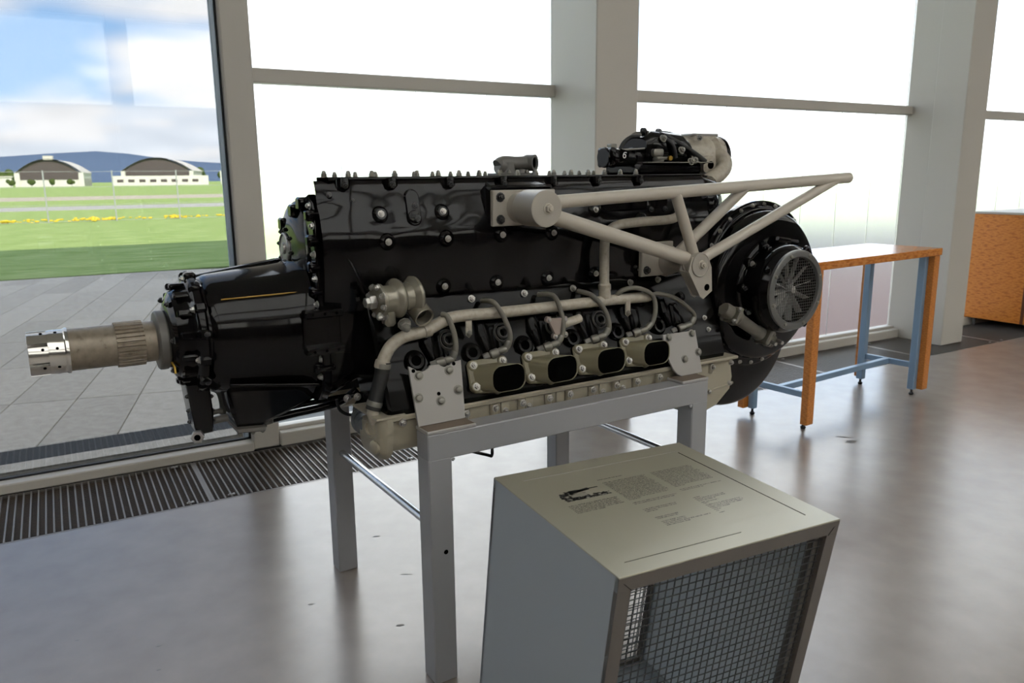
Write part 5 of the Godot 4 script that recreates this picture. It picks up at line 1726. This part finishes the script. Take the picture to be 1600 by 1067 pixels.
func build_plinth() -> void:
	var w := 0.606
	var d := 0.597
	var h := 0.82
	var o := thing("information_plinth", "leaning grey metal plinth with a printed top plate and wire mesh front", "plinth", Vector3(0.942, 0, -1.72), deg_to_rad(-4.53))
	var l := MB.new()
	skew_box(l, 0.0, 0.016, 0.0, h - 0.0042, 0.0, d)
	part(o, "side_panel", l, mats.plinth_side)
	var r := MB.new()
	skew_box(r, w - 0.016, w, 0.0, h - 0.0042, 0.0, d)
	part(o, "side_panel", r, mats.plinth_side)
	for q in [[0.0161, 0.0166], [w - 0.0166, w - 0.0161]]:
		var li := MB.new()
		skew_box(li, q[0], q[1], 0.03, h - 0.02, 0.02, d - 0.02)
		part(o, "bright_lining", li, mats.plinth_inner_bright)  # added pale sheet, lightens the inner faces by its colour
	var t := MB.new()
	t.box(Vector3(w / 2, h - 0.002, d / 2), Vector3(w + 0.001, 0.004, d + 0.002), 0.0008)
	t.box(Vector3(w / 2, h - 0.010, d / 2), Vector3(w - 0.034, 0.012, d - 0.03))
	part(o, "top", t, mats.plinth_top)
	var bt := MB.new()
	skew_box(bt, 0.016, w - 0.016, 0.0, 0.02, 0.01, d - 0.01)
	part(o, "bottom", bt, mats.plinth_side)
	for z in [[d - 0.012, d + 0.002], [-0.002, 0.012]]:
		for q in [[0.0, w, h - 0.037, h - 0.0042], [0.0, w, 0.0, 0.034], [0.0, 0.032, 0.0345, h - 0.0375], [w - 0.032, w, 0.0345, h - 0.0375]]:
			var f := MB.new()
			skew_box(f, q[0], q[1], q[2], q[3], z[0], z[1])
			part(o, "frame", f, mats.plinth_frame)
		var ms := MB.new()
		var zz: float = z[0] + 0.001
		var x := 0.036
		while x < w - 0.03:
			skew_box(ms, x - 0.0011, x + 0.0011, 0.034, h - 0.036, zz, zz + 0.0022)
			x += 0.0197
		var y := 0.04
		while y < h - 0.04:
			skew_box(ms, 0.032, w - 0.032, y - 0.0011, y + 0.0011, zz + 0.0022, zz + 0.0044)
			y += 0.0197
		part(o, "wire_mesh", ms, mats.wire).set_meta("kind", "stuff")
	for q in [[0.0, -1.0], [w, 1.0]]:
		var mi := MB.new()
		mi.box(Vector3(q[0] - q[1] * 0.016, h - 0.0205, d + 0.0022 - 0.182 * 0.0205), Vector3(0.0012, 0.045, 0.0008), 0.0, Basis(Vector3(0, 0, 1), q[1] * -0.79))
		part(o, "mitre_joint", mi, mats.hole)
	# inner channel beside the mesh at the right
	var ch := MB.new()
	skew_box(ch, w - 0.05, w - 0.0165, 0.034, h - 0.038, d - 0.03, d - 0.0125)
	part(o, "channel", ch, mats.plinth_frame)
	# engraved lines round the plate and its print
	var gv := MB.new()
	gv.box(Vector3(0.550, h + 0.0002, 0.308), Vector3(0.0022, 0.0008, 0.478))
	gv.box(Vector3(0.20, h + 0.0002, 0.549), Vector3(0.31, 0.0008, 0.0012))
	part(o, "groove", gv, mats.hole)
	var ge := MB.new()
	ge.box(Vector3(0.304, h + 0.0002, 0.058), Vector3(0.492, 0.0010, 0.0016))
	part(o, "plate_edge", ge, mats.edge)
	var pm := PlaneMesh.new()
	pm.size = Vector2(0.48, 0.40)
	var m: StandardMaterial3D = mats.plinth_top.duplicate()
	m.albedo_color = Color(1, 1, 1)
	m.albedo_texture = ImageTexture.create_from_image(plate_print())
	put(o, "printed_plate", pm, m, Transform3D(Basis(), Vector3(0.065 + 0.24, h + 0.0004, 0.10 + 0.20)))

func plate_print() -> Image:
	# 0.48 by 0.40 m at 2400 pixels a metre; its corner lies at x 0.065, z 0.10 of the plinth top
	var k := 2400.0
	var im := Image.create(1152, 960, false, Image.FORMAT_RGB8)
	var paper: Color = mats.plinth_top.albedo_color
	im.fill(paper)
	var ink := Color(0.02, 0.02, 0.02)
	var rng := RandomNumberGenerator.new()
	rng.seed = 7
	# blocks of small lettering: x, z, width, lines, width of the last line, bold
	var blocks := [[0.232, 0.141, 0.076, 1, 0.076, 1], [0.234, 0.164, 0.132, 18, 0.034, 0], [0.231, 0.305, 0.136, 2, 0.118, 0], [0.385, 0.161, 0.131, 16, 0.03, 0], [0.385, 0.289, 0.138, 2, 0.066, 0], [0.081, 0.253, 0.138, 7, 0.08, 0], [0.231, 0.348, 0.098, 3, 0.03, 0], [0.23, 0.398, 0.066, 2, 0.06, 0], [0.23, 0.422, 0.066, 2, 0.066, 0], [0.23, 0.436, 0.13, 1, 0.13, 0], [0.23, 0.443, 0.064, 1, 0.064, 0], [0.381, 0.346, 0.022, 1, 0.022, 0], [0.381, 0.354, 0.088, 3, 0.05, 0], [0.381, 0.378, 0.055, 2, 0.015, 0], [0.381, 0.395, 0.108, 4, 0.055, 0], [0.381, 0.425, 0.02, 2, 0.012, 0], [0.381, 0.443, 0.016, 1, 0.016, 0]]
	for b in blocks:
		for i in b[3]:
			var x0: float = (b[0] - 0.065) * k
			var y0: float = (b[1] - 0.10 + i * 0.0071) * k
			var wd: float = (b[4] if i == b[3] - 1 else b[2] * rng.randf_range(0.94, 1.0)) * k
			var x := x0
			while x < x0 + wd:
				var word := rng.randi_range(3, 9)
				for c in word:
					if x > x0 + wd:
						break
					var tall := rng.randf() < 0.3
					var hh := 9 if tall else 6
					var bw := 4 if b[5] else 3
					var top := int(y0) + 9 - hh
					im.fill_rect(Rect2i(int(x), top, bw, hh), ink)
					if rng.randf() < 0.6:
						im.fill_rect(Rect2i(int(x), int(y0) + (3 if rng.randf() < 0.5 else 7), 4, 2), ink)
					if rng.randf() < 0.45:
						im.fill_rect(Rect2i(int(x) + 3, int(y0) + 3, 3, 6), ink)
					x += 6.0
				x += 5.0
	# the small photograph: an aircraft engine and nacelle under trees, cut out round its edge
	var pw := int(0.138 * k)
	var ph := int(0.074 * k)
	var px := int((0.083 - 0.065) * k)
	var py := int((0.163 - 0.10) * k)
	var n := FastNoiseLite.new()
	n.seed = 5
	n.frequency = 0.03
	n.fractal_octaves = 3
	for y in ph:
		for x in pw:
			var u := float(x) / pw
			var v := float(y) / ph
			var g := -1.0
			var f := n.get_noise_2d(x, y)
			if v > 0.93 + 0.05 * f or u < 0.05 + 0.05 * f:
				g = -1.0
			elif v > 0.62 + 0.1 * f + 0.25 * maxf(0.0, u - 0.55) or (u < 0.34 and v > 0.30 - u * 0.5 + 0.1 * f):
				g = 0.05 + 0.55 * clampf(f * 2.6, 0, 1)
			elif v > 0.42 and u > 0.30 and u < 0.62:
				g = 0.10 + 0.3 * clampf(f * 2.0, 0, 1)
			if Vector2((u - 0.44) / 0.19, (v - 0.60 + u * 0.1) / 0.13).length() < 1.0:
				g = 0.60
			if Vector2((u - 0.63) / 0.05, (v - 0.52) / 0.24).length() < 1.0:
				g = 0.64
			if absf(v - 0.40 + u * 0.28) < 0.09 and u > 0.28 and u < 0.72:
				g = 0.05 + 0.2 * clampf(f, 0, 1)
			if absf(v - 0.20) < 0.035 and u > 0.66 and u < 0.92:
				g = 0.06
			if Vector2((u - 0.40) / 0.15, (v - 0.22) / 0.10).length() < 1.0 and v < 0.27:
				g = 0.05 + 0.25 * clampf(f, 0, 1)
			if g >= 0.0:
				im.set_pixel(px + x, py + y, Color(g * 0.95, g * 0.93, g * 0.85))
	return im

func build_table() -> void:
	# the long side follows (0.996, 0, -0.088)
	var o := thing("work_table", "high wooden table with pale blue steel inner legs, beyond the supercharger", "table", Vector3(4.0, 0, -3.193), atan2(0.088, 0.996))
	var t := MB.new()
	t.box(Vector3(0.70, 1.054, -0.22), Vector3(1.476, 0.05, 0.56), 0.003)
	part(o, "tabletop", t, mats.wood_flat)
	for q in [[-0.002, 0.024, 0.035, -0.045, 0.03], [-0.002, -0.464, 0.03, 0.05, 0.045], [1.401, 0.024, -0.05, -0.045, 0.05], [1.401, -0.464, -0.066, 0.05, 0.05]]:
		var l := MB.new()
		l.box(Vector3(q[0], 0.5375, q[1]), Vector3(0.07, 0.981, 0.05), 0.003)
		part(o, "leg", l, mats.wood)
		var xi: float = q[0] + q[2]
		var zi: float = q[1] + q[3]
		var s := MB.new()
		s.box(Vector3(xi, 0.535, zi), Vector3(q[4], 0.98, q[4]), 0.004)
		var fl := part(o, "steel_leg", s, mats.blue)
		var f := MB.new()
		f.lathe([[0.012, 0.0], [0.016, 0.004], [0.018, 0.012], [0.012, 0.018], [0.008, 0.022], [0.008, 0.048]], fr(Vector3(xi, 0, zi), Vector3.UP), 14)
		part(fl, "foot", f, mats.rubber)
	for x in [0.03, 1.345]:
		var s := MB.new()
		s.box(Vector3(x, 0.225, -0.22), Vector3(0.03, 0.04, 0.37), 0.003)
		part(o, "rail", s, mats.blue)
	var st := MB.new()
	st.box(Vector3(0.6875, 0.225, -0.22), Vector3(1.29, 0.04, 0.04), 0.003)
	part(o, "stretcher", st, mats.blue)

func build_cabinet() -> void:
	var o := thing("cabinet", "orange brown plywood cabinet on casters at the right edge, beneath the window", "cabinet", Vector3(8.35, 0, -4.72))
	var b := MB.new()
	b.box(Vector3(0.6, 0.635, 0.36), Vector3(1.2, 1.09, 0.72), 0.003)
	part(o, "body", b, mats.ply)
	var t := MB.new()
	t.box(Vector3(0.6, 1.192, 0.36), Vector3(1.21, 0.022, 0.73), 0.002)
	part(o, "top_plate", t, mats.white)
	var e := MB.new()
	e.box(Vector3(-0.001, 0.635, 0.60), Vector3(0.006, 1.088, 0.03), 0.001)
	part(o, "edge_strip", e, mats.wood_dark)
	for x in [0.09, 1.1]:
		for z in [0.08, 0.62]:
			var c := MB.new()
			c.lathe([[0.0, -0.014], [0.03, -0.014], [0.038, -0.01], [0.04, 0.0], [0.038, 0.01], [0.03, 0.014], [0.0, 0.014]], Transform3D(Basis(Vector3.UP, 0.5), Vector3(x, 0.04, z)), 20)
			var w := part(o, "caster", c, mats.caster)
			var f := MB.new()
			f.box(Vector3(x, 0.075, z), Vector3(0.05, 0.03, 0.05), 0.006)
			f.box(Vector3(x, 0.055, z), Vector3(0.02, 0.05, 0.044), 0.004, Basis(Vector3.UP, 0.5))
			part(w, "fork", f, mats.dull_nut)
